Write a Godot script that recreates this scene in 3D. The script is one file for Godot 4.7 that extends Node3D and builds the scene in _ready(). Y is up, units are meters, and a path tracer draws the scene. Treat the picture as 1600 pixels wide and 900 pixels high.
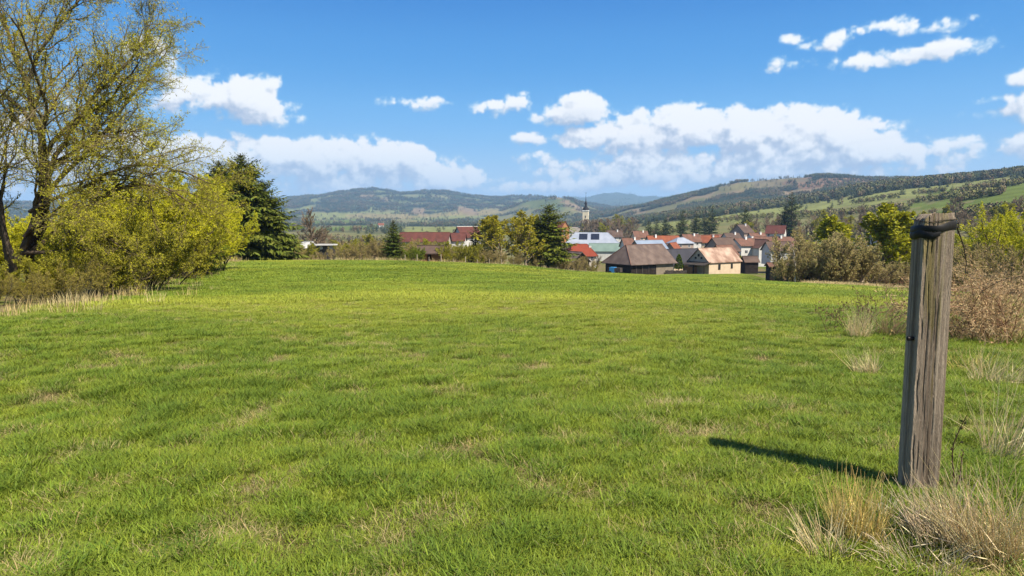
extends Node3D
# A spring meadow above a village: one field, a weathered fence post, a willow hedge, hills behind.

const EYE := 1.4
const FOCAL := 1060.0
const PITCH := 5.66

var M := {}
var taken := {}
var noise_a := FastNoiseLite.new()
var noise_b := FastNoiseLite.new()
var noise_c := FastNoiseLite.new()


class MB:
	var v := PackedVector3Array()
	var n := PackedVector3Array()
	var c := PackedColorArray()
	var uv := PackedVector2Array()
	var i := PackedInt32Array()

	func tri(a: Vector3, b: Vector3, d: Vector3, col: Color) -> void:
		var k := v.size()
		var nn := (d - a).cross(b - a).normalized()
		v.append(a); v.append(b); v.append(d)
		n.append(nn); n.append(nn); n.append(nn)
		c.append(col); c.append(col); c.append(col)
		i.append(k); i.append(k + 1); i.append(k + 2)

	# a b c d clockwise seen from outside
	func quad(a: Vector3, b: Vector3, d: Vector3, e: Vector3, col: Color) -> void:
		var k := v.size()
		var nn := (d - a).cross(b - a).normalized()
		v.append(a); v.append(b); v.append(d); v.append(e)
		n.append(nn); n.append(nn); n.append(nn); n.append(nn)
		c.append(col); c.append(col); c.append(col); c.append(col)
		i.append(k); i.append(k + 1); i.append(k + 2)
		i.append(k); i.append(k + 2); i.append(k + 3)

	func box(lo: Vector3, hi: Vector3, col: Color, t := Transform3D()) -> void:
		var p := []
		for q in 8:
			p.append(t * Vector3(hi.x if q & 1 else lo.x, hi.y if q & 2 else lo.y, hi.z if q & 4 else lo.z))
		quad(p[4], p[6], p[7], p[5], col)
		quad(p[1], p[3], p[2], p[0], col)
		quad(p[5], p[7], p[3], p[1], col)
		quad(p[0], p[2], p[6], p[4], col)
		quad(p[6], p[2], p[3], p[7], col)
		quad(p[0], p[4], p[5], p[1], col)

	func tube(pts: PackedVector3Array, radii: PackedFloat32Array, sides: int, col: Color) -> void:
		var k := v.size()
		var m := pts.size()
		var u := Vector3.ZERO
		for j in m:
			var t := (pts[mini(j + 1, m - 1)] - pts[maxi(j - 1, 0)]).normalized()
			if j == 0:
				u = t.cross(Vector3(0.31, 0.2, 0.93)).normalized()
			else:
				u = (u - t * u.dot(t)).normalized()
			var w := t.cross(u)
			for s in sides:
				var a := TAU * s / sides
				var d := u * cos(a) + w * sin(a)
				v.append(pts[j] + d * radii[j])
				n.append(d)
				c.append(col)
		for j in m - 1:
			for s in sides:
				var s2 := (s + 1) % sides
				var a0 := k + j * sides + s
				var b0 := k + j * sides + s2
				var d0 := k + (j + 1) * sides + s2
				var e0 := k + (j + 1) * sides + s
				i.append(a0); i.append(e0); i.append(d0)
				i.append(a0); i.append(d0); i.append(b0)

	func leaf(p: Vector3, d: Vector3, side: Vector3, l: float, w: float, col: Color) -> void:
		var mid := p + d * l * 0.45
		quad(p, mid + side * w * 0.5, p + d * l, mid - side * w * 0.5, col)

	func mesh(mat: Material) -> ArrayMesh:
		var a := []
		a.resize(Mesh.ARRAY_MAX)
		a[Mesh.ARRAY_VERTEX] = v
		a[Mesh.ARRAY_NORMAL] = n
		a[Mesh.ARRAY_COLOR] = c
		if uv.size():
			a[Mesh.ARRAY_TEX_UV] = uv
		a[Mesh.ARRAY_INDEX] = i
		var m := ArrayMesh.new()
		if v.size():
			m.add_surface_from_arrays(Mesh.PRIMITIVE_TRIANGLES, a)
			m.surface_set_material(0, mat)
		return m


func numbered(called: String) -> String:
	taken[called] = taken.get(called, -1) + 1
	return called if taken[called] == 0 else "%s_%03d" % [called, taken[called]]


func part(called: String, m: Mesh, parent: Node3D, label := "") -> MeshInstance3D:
	var o := MeshInstance3D.new()
	o.name = called
	o.mesh = m
	parent.add_child(o, true)
	if label:
		o.set_meta("label", label)
	return o


func thing(called: String, label: String, category: String, at := Vector3.ZERO, turn := 0.0, group := "") -> Node3D:
	var o := Node3D.new()
	o.name = numbered(called)
	add_child(o)
	o.position = at
	o.rotation.y = turn
	tag(o, label, category, group)
	return o


func tag(o: Node, label: String, category: String, group := "") -> void:
	o.set_meta("label", label)
	o.set_meta("category", category)
	if group:
		o.set_meta("group", group)
	elif o.has_meta("group"):
		o.remove_meta("group")


func copy(src: Node3D, called: String, label: String, category: String, at: Vector3, turn: float, size: Vector3, group := "") -> Node3D:
	var o: Node3D = src.duplicate()
	o.name = numbered(called)
	add_child(o)
	o.position = at
	o.rotation = Vector3(0, turn, 0)
	o.scale = size
	tag(o, label, category, group)
	return o


func mat(col: Color, rough := 0.9, vertex := true) -> StandardMaterial3D:
	var m := StandardMaterial3D.new()
	m.albedo_color = col
	m.roughness = rough
	m.metallic_specular = 0.3
	m.vertex_color_use_as_albedo = vertex
	return m


func leafy(through: float, rough := 0.6) -> StandardMaterial3D:
	var m := mat(Color.WHITE, rough)
	m.backlight_enabled = true
	m.backlight = Color(through, through, through).linear_to_srgb()
	return m


func lin(r: float, g: float, b: float) -> Color:
	return Color(r, g, b)


func vary(rng: RandomNumberGenerator, c: Color, amount: float) -> Color:
	var k := 1.0 + rng.randf_range(-amount, amount)
	return Color(c.r * k * (1.0 + rng.randf_range(-amount, amount) * 0.4), c.g * k, c.b * k * (1.0 + rng.randf_range(-amount, amount) * 0.4))


func rng_of(s: int) -> RandomNumberGenerator:
	var r := RandomNumberGenerator.new()
	r.seed = s
	return r


func rvec(rng: RandomNumberGenerator) -> Vector3:
	return Vector3(rng.randfn(), rng.randfn(), rng.randfn())


# ---- where a direction seen in the photograph meets a distance: x, height, z
func height_at(py: float, d: float) -> float:
	var s := sin(deg_to_rad(PITCH))
	var co := cos(deg_to_rad(PITCH))
	var yc := (450.0 - py) / FOCAL
	return EYE + d * (yc * co - s) / (co + yc * s)


func spot(px: float, d: float) -> Vector3:
	var x := (px - 800.0) / FOCAL * d / 1.004
	return Vector3(x, ground(x, -d), -d)


# ---- terrain: heights along rings (distance) and bearings, smoothly joined
const AZ_N := 161
const AZ_MAX := 1.15
const R_N := 420
const R_MIN := 1.0
const R_MAX := 14000.0
var table := PackedFloat32Array()


func row(metric: bool, r: float, list: Array) -> Array:
	var out := PackedFloat32Array()
	for a in AZ_N:
		var az := lerpf(-AZ_MAX, AZ_MAX, a / float(AZ_N - 1))
		var px := 800.0 + FOCAL * tan(az)
		var k := 0
		while k < list.size() - 4 and list[k + 2] < px:
			k += 2
		var t := clampf((px - list[k]) / (list[k + 2] - list[k]), 0.0, 1.0)
		t = t * t * (3.0 - 2.0 * t) * 0.5 + t * 0.5
		var y := lerpf(list[k + 1], list[k + 3], t)
		out.append(y if metric else height_at(y, r * cos(az)))
	return [log(r), out]


func build_table() -> void:
	var rows := [
		row(true, 0.5, [-900, 0.02, 2400, 0.0]),
		row(true, 4.0, [-900, 0.05, 800, 0.0, 2400, 0.02]),
		row(true, 10.0, [-900, 0.15, 0, 0.0, 800, -0.18, 1600, -0.12, 2400, 0.0]),
		row(true, 24.0, [-900, -0.5, 0, -0.95, 800, -1.1, 1600, -1.2, 2400, -1.0]),
		row(true, 45.0, [-900, -1.2, 300, -1.95, 800, -2.5, 1280, -2.7, 1600, -2.9, 2400, -2.6]),
		row(true, 85.0, [-900, -2.5, 340, -3.25, 600, -3.55, 780, -4.1, 900, -5.0, 1100, -5.6, 1280, -5.9, 1600, -6.2, 2400, -5.5]),
		row(true, 115.0, [-900, -4, 340, -5.2, 600, -5.6, 780, -6.4, 900, -7.4, 1100, -8.0, 1280, -9.0, 1600, -9.5, 2400, -8]),
		row(true, 170.0, [-900, -6, 340, -8, 600, -9, 780, -10.4, 900, -11.5, 1000, -11.9, 1165, -11.4, 1280, -13.5, 1600, -12.5, 2400, -8]),
		row(true, 250.0, [-900, -8, 340, -11.5, 600, -12.5, 800, -14.5, 1000, -16, 1300, -16, 1600, -11, 2400, -3]),
		row(true, 420.0, [-900, -10, 340, -15, 800, -18, 1000, -18.5, 1150, -15, 1300, -11, 1450, -3, 1600, 4, 2400, 24]),
		row(true, 700.0, [-900, -8, 340, -18, 800, -20, 940, -18.5, 1100, -4, 1280, 4, 1400, 14, 1600, 30, 2400, 60]),
		row(false, 1000.0, [-900, 352, 340, 362, 800, 363, 940, 360, 1100, 338, 1200, 330, 1280, 322, 1400, 303, 1600, 284, 2400, 262]),
		row(false, 1400.0, [-900, 345, 340, 356, 800, 357, 940, 354, 1100, 331, 1200, 321, 1280, 309, 1340, 296, 1400, 288, 1500, 280, 1600, 270, 2400, 235]),
		row(false, 2000.0, [-900, 340, 340, 352, 600, 352, 800, 352, 940, 350, 1020, 338, 1100, 324, 1200, 311, 1280, 300, 1340, 292, 1400, 287, 1600, 280, 2400, 250]),
		row(false, 2800.0, [-900, 335, 340, 346, 500, 342, 600, 343, 780, 342, 830, 336, 870, 330, 930, 338, 1000, 322, 1050, 309, 1100, 297, 1145, 284, 1200, 281, 1280, 275, 1350, 280, 1450, 285, 1600, 280, 2400, 255]),
		row(false, 3500.0, [-900, 330, 340, 340, 500, 334, 600, 335, 780, 331, 825, 317, 865, 309, 895, 312, 935, 330, 1000, 325, 1080, 320, 1200, 305, 1400, 295, 2400, 280]),
		row(false, 4300.0, [-900, 322, 340, 326, 420, 323, 500, 319, 590, 314, 700, 318, 780, 321, 870, 325, 950, 328, 1100, 325, 2400, 290]),
		row(false, 5300.0, [-900, 318, 340, 320, 420, 313, 500, 306, 545, 301, 590, 297, 640, 300, 680, 299, 740, 307, 780, 309, 820, 308, 835, 307, 870, 311, 920, 318, 960, 326, 1100, 325, 2400, 300]),
		row(false, 7500.0, [-900, 330, 700, 330, 900, 328, 960, 321, 1000, 322, 1060, 322, 2400, 320]),
		row(false, 10500.0, [-900, 325, 700, 320, 840, 312, 880, 309, 905, 310, 945, 303, 975, 304, 1010, 308, 1040, 310, 1150, 308, 2400, 315]),
		row(false, 14000.0, [-900, 335, 2400, 335]),
	]
	table.resize(R_N * AZ_N)
	var k := 0
	for q in R_N:
		var lr := lerpf(log(R_MIN), log(R_MAX), q / float(R_N - 1))
		while k < rows.size() - 2 and rows[k + 1][0] < lr:
			k += 1
		var r0: Array = rows[maxi(k - 1, 0)]
		var r1: Array = rows[k]
		var r2: Array = rows[k + 1]
		var r3: Array = rows[mini(k + 2, rows.size() - 1)]
		# distance is the natural measure near the eye; tangents are limited so nothing overshoots
		var x1: float = exp(r1[0])
		var x2: float = exp(r2[0])
		var x0: float = exp(r0[0])
		var x3: float = exp(r3[0])
		var t := (exp(lr) - x1) / (x2 - x1)
		for a in AZ_N:
			var y1: float = r1[1][a]
			var y2: float = r2[1][a]
			var s := (y2 - y1) / (x2 - x1)
			var s0: float = s if x1 == x0 else (y1 - r0[1][a]) / (x1 - x0)
			var s3: float = s if x3 == x2 else (r3[1][a] - y2) / (x3 - x2)
			var m1 := 0.0 if s * s0 <= 0.0 else 2.0 * s * s0 / (s + s0)
			var m2 := 0.0 if s * s3 <= 0.0 else 2.0 * s * s3 / (s + s3)
			var t2 := t * t
			var t3 := t2 * t
			table[q * AZ_N + a] = y1 * (2 * t3 - 3 * t2 + 1) + y2 * (3 * t2 - 2 * t3) + (x2 - x1) * (m1 * (t3 - 2 * t2 + t) + m2 * (t3 - t2))


func ground(x: float, z: float) -> float:
	var r := clampf(sqrt(x * x + z * z), R_MIN, R_MAX)
	var az := atan2(x, -z)
	var fa := clampf((az + AZ_MAX) / (2.0 * AZ_MAX), 0.0, 1.0) * (AZ_N - 1)
	var fr := (log(r) - log(R_MIN)) / (log(R_MAX) - log(R_MIN)) * (R_N - 1)
	var a0 := mini(int(fa), AZ_N - 2)
	var q0 := mini(int(fr), R_N - 2)
	var ta := fa - a0
	var tr := fr - q0
	var b := q0 * AZ_N + a0
	var h := lerpf(lerpf(table[b], table[b + 1], ta), lerpf(table[b + AZ_N], table[b + AZ_N + 1], ta), tr)
	h += noise_b.get_noise_2d(x * 60.0, z * 60.0) * 0.03 * clampf(1.0 - r / 60.0, 0.0, 1.0)
	h += noise_a.get_noise_2d(x * 9.0, z * 9.0) * 0.10 * smoothstep(3.0, 20.0, r)
	if r > 900.0:
		h += noise_a.get_noise_2d(x * 0.22, z * 0.22) * r * 0.0042 * smoothstep(900.0, 3000.0, r)
	return h


func setup_noise() -> void:
	noise_a.seed = 11
	noise_a.fractal_octaves = 4
	noise_a.frequency = 0.01
	noise_b.seed = 23
	noise_b.fractal_octaves = 3
	noise_b.frequency = 0.01
	noise_c.seed = 37
	noise_c.fractal_octaves = 3
	noise_c.frequency = 0.01


# ---- air and clouds, as a panorama round the whole horizon
func build_sky() -> ImageTexture:
	var W := 4096
	var H := 2048
	var per := W / 360.0
	var img := Image.create(W, H, false, Image.FORMAT_RGB8)
	var rows := PackedColorArray()
	for y in H:
		var el := 90.0 - (y + 0.5) / per
		var e := maxf(el, 0.0)
		var c := Color(0.80, 0.88, 0.95).lerp(Color(0.70, 0.83, 0.945), smoothstep(0.0, 3.0, e))
		c = c.lerp(Color(0.47, 0.72, 0.935), smoothstep(2.0, 8.5, e))
		c = c.lerp(Color(0.32, 0.615, 0.885), smoothstep(7.0, 13.5, e))
		c = c.lerp(Color(0.21, 0.50, 0.81), smoothstep(12.0, 20.0, e))
		c = c.lerp(Color(0.10, 0.34, 0.68), smoothstep(18.0, 80.0, e))
		rows.append(c)
		img.fill_rect(Rect2i(0, y, W, 1), c)
	var top := int((90.0 - 64.0) * per)
	var bottom := H / 2
	var bh := bottom - top
	var dens := PackedFloat32Array()
	dens.resize(W * bh)
	var shade := PackedFloat32Array()
	shade.resize(W * bh)
	# each puff: bearing, height, half width, half height in degrees, and strength
	var puffs := []
	var put := func(px: float, py: float, hw: float, hh: float, s: float) -> void:
		var x := (px - 800.0) / FOCAL
		var az := rad_to_deg(atan(x))
		var y := (height_at(py, 1.0) - EYE)
		var k := cos(deg_to_rad(az))
		puffs.append([az, rad_to_deg(atan(y * k)), rad_to_deg(hw / FOCAL) * k * k, rad_to_deg(hh / FOCAL) * k, s])
	for q in [
		[345, 158, 78, 30, 1.0], [395, 158, 62, 38, 1.0], [432, 172, 38, 26, 0.9], [455, 188, 36, 14, 0.8], [300, 168, 60, 20, 0.7],
		[245, 82, 48, 22, 0.75], [300, 131, 26, 10, 0.3], [318, 107, 20, 6, 0.3], [205, 235, 70, 26, 0.8], [120, 265, 120, 40, 0.7], [40, 200, 90, 40, 0.5],
		[375, 226, 76, 10, 0.85], [330, 258, 120, 44, 0.95], [430, 254, 110, 38, 1.0], [520, 256, 90, 36, 1.1], [560, 246, 70, 28, 1.15], [612, 246, 52, 26, 1.15], [640, 262, 70, 28, 1.15], [700, 278, 60, 20, 1.1], [745, 288, 60, 14, 0.9], [540, 292, 180, 26, 0.7],
		[640, 166, 42, 11, 0.6], [678, 158, 26, 9, 0.6],
		[790, 170, 44, 15, 0.75], [812, 160, 28, 13, 0.75], [895, 178, 62, 22, 1.0], [905, 166, 36, 18, 1.0], [850, 182, 26, 9, 0.6],
		[822, 218, 27, 11, 0.85], [842, 247, 30, 12, 0.7], [882, 266, 50, 12, 0.65], [800, 292, 60, 8, 0.5], [885, 293, 70, 10, 0.6], [930, 290, 40, 8, 0.5],
		[945, 218, 62, 26, 1.25], [1010, 212, 80, 36, 1.30], [1080, 205, 80, 34, 1.30], [1150, 208, 80, 34, 1.30], [1200, 200, 60, 30, 1.30], [1238, 192, 44, 28, 1.1], [1290, 206, 80, 34, 1.30], [1345, 214, 54, 28, 1.0], [1240, 232, 120, 34, 1.25], [1390, 242, 90, 20, 1.15], [1440, 248, 60, 14, 0.75], [1100, 255, 190, 36, 0.85], [1060, 280, 170, 30, 0.8], [1260, 268, 190, 22, 0.9], [1000, 262, 90, 26, 0.7],
		[1030, 178, 40, 8, 0.5],
		[1310, 66, 74, 15, 0.62], [1360, 50, 62, 15, 0.66], [1450, 42, 52, 12, 0.62], [1390, 88, 104, 15, 0.72], [1445, 74, 56, 12, 0.7], [1310, 104, 44, 10, 0.55], [1226, 102, 44, 13, 0.62], [1220, 66, 14, 6, 0.3], [1526, 56, 14, 12, 0.3],
		[1570, 172, 60, 18, 0.9], [1590, 160, 40, 18, 0.9], [1525, 158, 26, 9, 0.5], [1590, 122, 34, 15, 0.8], [1497, 224, 36, 13, 0.8], [1594, 226, 44, 22, 0.9], [1640, 180, 60, 30, 0.9]]:
		put.call(q[0], q[1], q[2], q[3], q[4])
	var rng := rng_of(5)
	for q in 46:
		# the same kind of sky all the way round
		var az := rng.randf_range(40.0, 320.0)
		var el := 3.0 + pow(rng.randf(), 1.7) * 40.0
		var s := 1.0 + el * 0.06
		for w in rng.randi_range(2, 5):
			puffs.append([az + rng.randfn() * 3.0 * s, el + rng.randfn() * 0.5 * s, rng.randf_range(1.5, 4.5) * s, rng.randf_range(0.6, 1.6) * s, rng.randf_range(0.6, 1.05)])
	for p in puffs:
		var hw: float = p[2] * 1.7
		var hh: float = p[3] * 1.9
		var y0 := clampi(int((90.0 - p[1] - hh) * per) - top, 0, bh)
		var y1 := clampi(int((90.0 - p[1] + hh) * per) - top, 0, bh)
		for y in range(y0, y1):
			var dy: float = (90.0 - (y + top + 0.5) / per - p[1]) / p[3]
			var ey := dy if dy > 0.0 else dy * 1.25
			for xx in range(int((p[0] - hw) * per), int((p[0] + hw) * per)):
				var dx: float = ((xx + 0.5) / per - p[0]) / p[2]
				var f: float = (1.0 - (dx * dx + ey * ey) * 0.62) * p[4]
				var k := y * W + posmod(xx, W)
				if f > -0.7:
					# puffs that overlap swell together
					var was := dens[k] - 1.0
					var m := maxf(f, was) + 0.14 * exp(-absf(f - was) * 4.0)
					dens[k] = m + 1.0
					shade[k] = lerpf(shade[k], dy, clampf(f, 0.0, 1.0) * 0.7)
	var n1 := FastNoiseLite.new()
	n1.seed = 4
	n1.frequency = 0.028
	n1.fractal_octaves = 6
	n1.fractal_gain = 0.60
	n1.domain_warp_enabled = true
	n1.domain_warp_amplitude = 18.0
	n1.domain_warp_frequency = 0.02
	var im1 := n1.get_image(W / 2, bh, false, false, true).get_data()
	var n2 := FastNoiseLite.new()
	n2.seed = 9
	n2.frequency = 0.030
	n2.fractal_octaves = 5
	n2.fractal_gain = 0.55
	n2.fractal_type = FastNoiseLite.FRACTAL_RIDGED
	n2.domain_warp_enabled = true
	n2.domain_warp_amplitude = 10.0
	var im2 := n2.get_image(W / 2, bh, false, false, true).get_data()
	var hw2 := W / 2
	var field := PackedFloat32Array()
	field.resize(W * bh)
	for y in bh:
		for x in W:
			var k := y * W + x
			if dens[k] <= 0.0:
				field[k] = -1.0
				continue
			var nx := x if x < W / 4 else (W / 2 - x if x < 3 * W / 4 else x - W)
			nx = int(nx * 0.8) + W / 4
			nx = clampi(nx, 0, hw2 - 1)
			var b1 := im1[y * hw2 + nx] / 127.5 - 1.0
			var b2 := im2[y * hw2 + nx] / 127.5 - 1.0
			field[k] = (dens[k] - 1.0) + b1 * 0.78 - b2 * 0.50 - 0.08
	var data := img.get_data()
	for y in bh:
		var sky := rows[y + top]
		var el := 90.0 - (y + top + 0.5) / per
		var veil := smoothstep(7.0, 0.5, el) * 0.35
		for x in W:
			var k := y * W + x
			var f := field[k]
			if f <= 0.0:
				continue
			var belly := clampf(0.5 - shade[k] * 1.2, 0.0, 1.0)
			var a := smoothstep(0.0, lerpf(0.34, 0.8, belly), f) * 0.985
			# sunlit towards the upper right, greyer below and behind
			var yu := maxi(y - 7, 0)
			var toward := field[yu * W + (x + 5) % W]
			var far := field[maxi(y - 20, 0) * W + (x + 13) % W]
			var lit := clampf(0.60 + (f - maxf(toward, 0.0)) * 0.85 + (f - maxf(far, 0.0)) * 0.42, 0.0, 1.0)
			lit = clampf(lit + 0.16 - belly * 0.42, 0.0, 1.0)
			var c := Color(0.70, 0.755, 0.845).lerp(Color(1.0, 1.0, 1.0), lit)
			c = c.lerp(sky, veil)
			var o := ((y + top) * W + x) * 3
			data[o] = int(clampf(lerpf(sky.r, c.r, a), 0, 1) * 255.0)
			data[o + 1] = int(clampf(lerpf(sky.g, c.g, a), 0, 1) * 255.0)
			data[o + 2] = int(clampf(lerpf(sky.b, c.b, a), 0, 1) * 255.0)
	return ImageTexture.create_from_image(Image.create_from_data(W, H, false, Image.FORMAT_RGB8, data))


# ---- land cover. Patches: bearing (as a picture column), distance, half widths, slant, colour
var patches := []
var field_edge := PackedVector2Array()


func setup_cover() -> void:
	var list := [
		[0, 11.6], [120, 17.7], [230, 30], [300, 48], [340, 72], [352, 88], [450, 90], [640, 94], [780, 103], [860, 115], [940, 140], [1040, 168], [1085, 170], [1165, 176], [1185, 150], [1215, 96], [1290, 76], [1400, 72], [1600, 70], [2100, 60]]
	field_edge.append(Vector2(-40, 8))
	field_edge.append(Vector2(-14, -9))
	for q in list:
		field_edge.append(Vector2((q[0] - 800.0) / FOCAL * q[1], -q[1]))
	field_edge.append(Vector2(60, 20))
	field_edge.append(Vector2(-40, 20))
	var straw := lin(0.30, 0.25, 0.11)
	var pale := lin(0.24, 0.26, 0.09)
	var green := lin(0.145, 0.19, 0.045)
	var tan_c := lin(0.27, 0.20, 0.12)
	var rust := lin(0.26, 0.155, 0.10)
	patches = [
		# px, py, distance, half width px, half height px, slope px/px, colour
		[555, 337, 2900, 70, 5.5, -0.02, pale], [520, 346, 2300, 52, 2.4, -0.04, green], [545, 356, 1500, 48, 3.0, -0.06, green], [620, 339, 2900, 70, 4.0, 0.02, straw],
		[700, 358, 1100, 75, 7.5, 0.0, pale], [720, 336, 2800, 70, 5.0, -0.08, straw], [700, 341, 2400, 60, 2.5, -0.03, pale], [655, 331, 3400, 10, 6.0, 0.0, tan_c], [730, 329, 3500, 14, 4.5, 0.1, tan_c],
		[460, 330, 3700, 30, 2.5, -0.25, pale], [575, 307, 5000, 12, 1.5, 0.0, tan_c], [602, 311, 4800, 6, 2.4, 0.0, tan_c],
		[893, 321, 3300, 20, 4.5, 0.42, tan_c], [850, 320, 3350, 26, 7, -0.05, lin(0.13, 0.16, 0.06)], [1020, 311, 2900, 7, 2.4, -0.5, lin(0.7, 0.68, 0.64)],
		[1200, 333, 1000, 175, 6.5, -0.135, pale], [1400, 305, 1000, 190, 7.5, -0.135, pale], [1560, 297, 760, 120, 13, -0.19, green], [1540, 318, 600, 70, 8, -0.22, green], [1410, 322, 700, 40, 4, -0.1, green],
		[1210, 287, 2700, 60, 9, -0.06, lin(0.20, 0.17, 0.10)], [1310, 284, 2600, 46, 6, 0.0, rust], [1275, 292, 2400, 50, 5, 0.05, rust], [1150, 292, 2700, 24, 5, -0.1, lin(0.22, 0.2, 0.09)], [1250, 300, 2300, 36, 3, -0.1, tan_c],
	]


func in_field(x: float, z: float) -> bool:
	return Geometry2D.is_point_in_polygon(Vector2(x, z), field_edge)


# returns colour; the alpha channel carries how wooded the place is
func cover(x: float, z: float, h: float) -> Color:
	var r := sqrt(x * x + z * z)
	var n := noise_a.get_noise_2d(x * 0.6 + 400.0, z * 0.6)
	var n2 := noise_b.get_noise_2d(x * 3.0, z * 3.0)
	if r < 330.0:
		var n3 := noise_c.get_noise_2d(x * 120.0, z * 120.0)
		var g := lin(0.105, 0.150, 0.022).lerp(lin(0.150, 0.175, 0.035), clampf(0.5 + n2 + n3, 0, 1))
		if not in_field(x, z):
			g = g.lerp(lin(0.19, 0.15, 0.075), clampf(0.55 + n2 * 1.2 + n3, 0, 1))
		elif r < 40.0:
			g = g.lerp(lin(0.115, 0.09, 0.045), clampf(0.3 + n3 * 1.8, 0, 0.8))
		g.a = 0.0
		return g
	var px := 800.0 + FOCAL * x / maxf(-z, 1.0)
	var wood := 0.0
	var c := lin(0.14, 0.155, 0.06).lerp(lin(0.20, 0.18, 0.085), clampf(0.5 + n2 * 1.5, 0, 1))
	if r > 900.0:
		var w := noise_a.get_noise_2d(x * 0.35 + 90.0, z * 0.35)
		var base := -0.05
		if r > 3800.0:
			base = -0.20
		elif px > 980.0 and r > 1300.0:
			base = -0.08
		elif px > 1000.0 and r > 1050.0:
			base = 0.0
		wood = smoothstep(base, base + 0.05, w + n * 0.4)
		if r > 3800.0:
			c = lin(0.14, 0.17, 0.075).lerp(lin(0.23, 0.22, 0.11), clampf(0.5 + n * 2.0, 0, 1))
		elif px > 980.0 and r > 1900.0:
			c = lin(0.15, 0.15, 0.065).lerp(lin(0.23, 0.17, 0.105), clampf(0.5 + n * 2.2 + n2, 0, 1))
		if r > 7000.0:
			wood = 0.9
	var d := -z
	var sy := 345.0 - (h - EYE) / maxf(d, 1.0) * FOCAL
	for p in patches:
		if absf(px - p[0]) > p[3] * 1.3 or r < p[2] * 0.62 or r > p[2] * 1.6:
			continue
		var ex: float = (px - p[0]) / p[3]
		var ey: float = (sy - p[1] - (px - p[0]) * p[5]) / p[4]
		var wob := noise_b.get_noise_2d(x * 0.9, z * 0.9) * 0.55
		if maxf(absf(ex), absf(ey)) + wob < 1.0:
			c = (p[6] as Color)
			c = c.lerp(c * 0.75, clampf(0.5 + n2 * 2.0, 0, 1))
			wood = 0.02 if p[6].r < 0.255 or p[6].g > 0.2 else 0.16
	if r > 3000.0:
		c = c.lerp(lin(0.05, 0.075, 0.035), wood * 0.9)
	else:
		c = c.lerp(lin(0.075, 0.08, 0.04), wood * 0.6)
	c.a = wood
	return c


var bearings := PackedFloat32Array()


func build_ground() -> void:
	var az := -PI
	while az < PI - 0.001:
		bearings.append(az)
		az += 0.0034 if absf(az + 0.0017) < 0.80 else 0.03
	var na := bearings.size()
	var nr := 330
	var mb := MB.new()
	mb.v.append(Vector3(0, ground(0, 0.001), 0))
	mb.c.append(lin(0.11, 0.14, 0.03))
	for q in nr:
		var r := 0.6 * exp(log(13500.0 / 0.6) * q / float(nr - 1))
		for a in na:
			var x := sin(bearings[a]) * r
			var z := -cos(bearings[a]) * r
			var h := ground(x, z)
			mb.v.append(Vector3(x, h, z))
			var c := cover(x, z, h)
			c.a = 1.0
			mb.c.append(c)
	for a in na:
		var a2 := (a + 1) % na
		mb.i.append_array(PackedInt32Array([0, 1 + a, 1 + a2]))
	for q in nr - 1:
		var b0 := 1 + q * na
		var b1 := b0 + na
		for a in na:
			var a2 := (a + 1) % na
			mb.i.append(b0 + a); mb.i.append(b1 + a); mb.i.append(b1 + a2)
			mb.i.append(b0 + a); mb.i.append(b1 + a2); mb.i.append(b0 + a2)
	mb.n.resize(mb.v.size())
	for k in range(0, mb.i.size(), 3):
		var p := mb.v[mb.i[k]]
		var nn := (mb.v[mb.i[k + 2]] - p).cross(mb.v[mb.i[k + 1]] - p)
		for w in 3:
			mb.n[mb.i[k + w]] += nn.normalized()
	for k in mb.n.size():
		mb.n[k] = mb.n[k].normalized()
	var m := mat(Color.WHITE, 0.95)
	m.metallic_specular = 0.15
	var g := FastNoiseLite.new()
	g.seed = 3
	g.frequency = 0.02
	g.fractal_octaves = 5
	var tx := NoiseTexture2D.new()
	tx.noise = g
	tx.width = 512
	tx.height = 512
	tx.seamless = true
	var ramp := Gradient.new()
	ramp.set_color(0, Color(0.72, 0.72, 0.70))
	ramp.set_color(1, Color(1.0, 1.0, 1.0))
	tx.color_ramp = ramp
	m.albedo_texture = tx
	m.uv1_triplanar = true
	m.uv1_world_triplanar = true
	m.uv1_scale = Vector3(0.11, 0.11, 0.11)
	var o := part("ground", mb.mesh(m), self)
	o.set_meta("kind", "structure")
	o.set_meta("label", "rolling meadow, valley and hills of green and straw land")
	print("ground ", mb.v.size())


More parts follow.
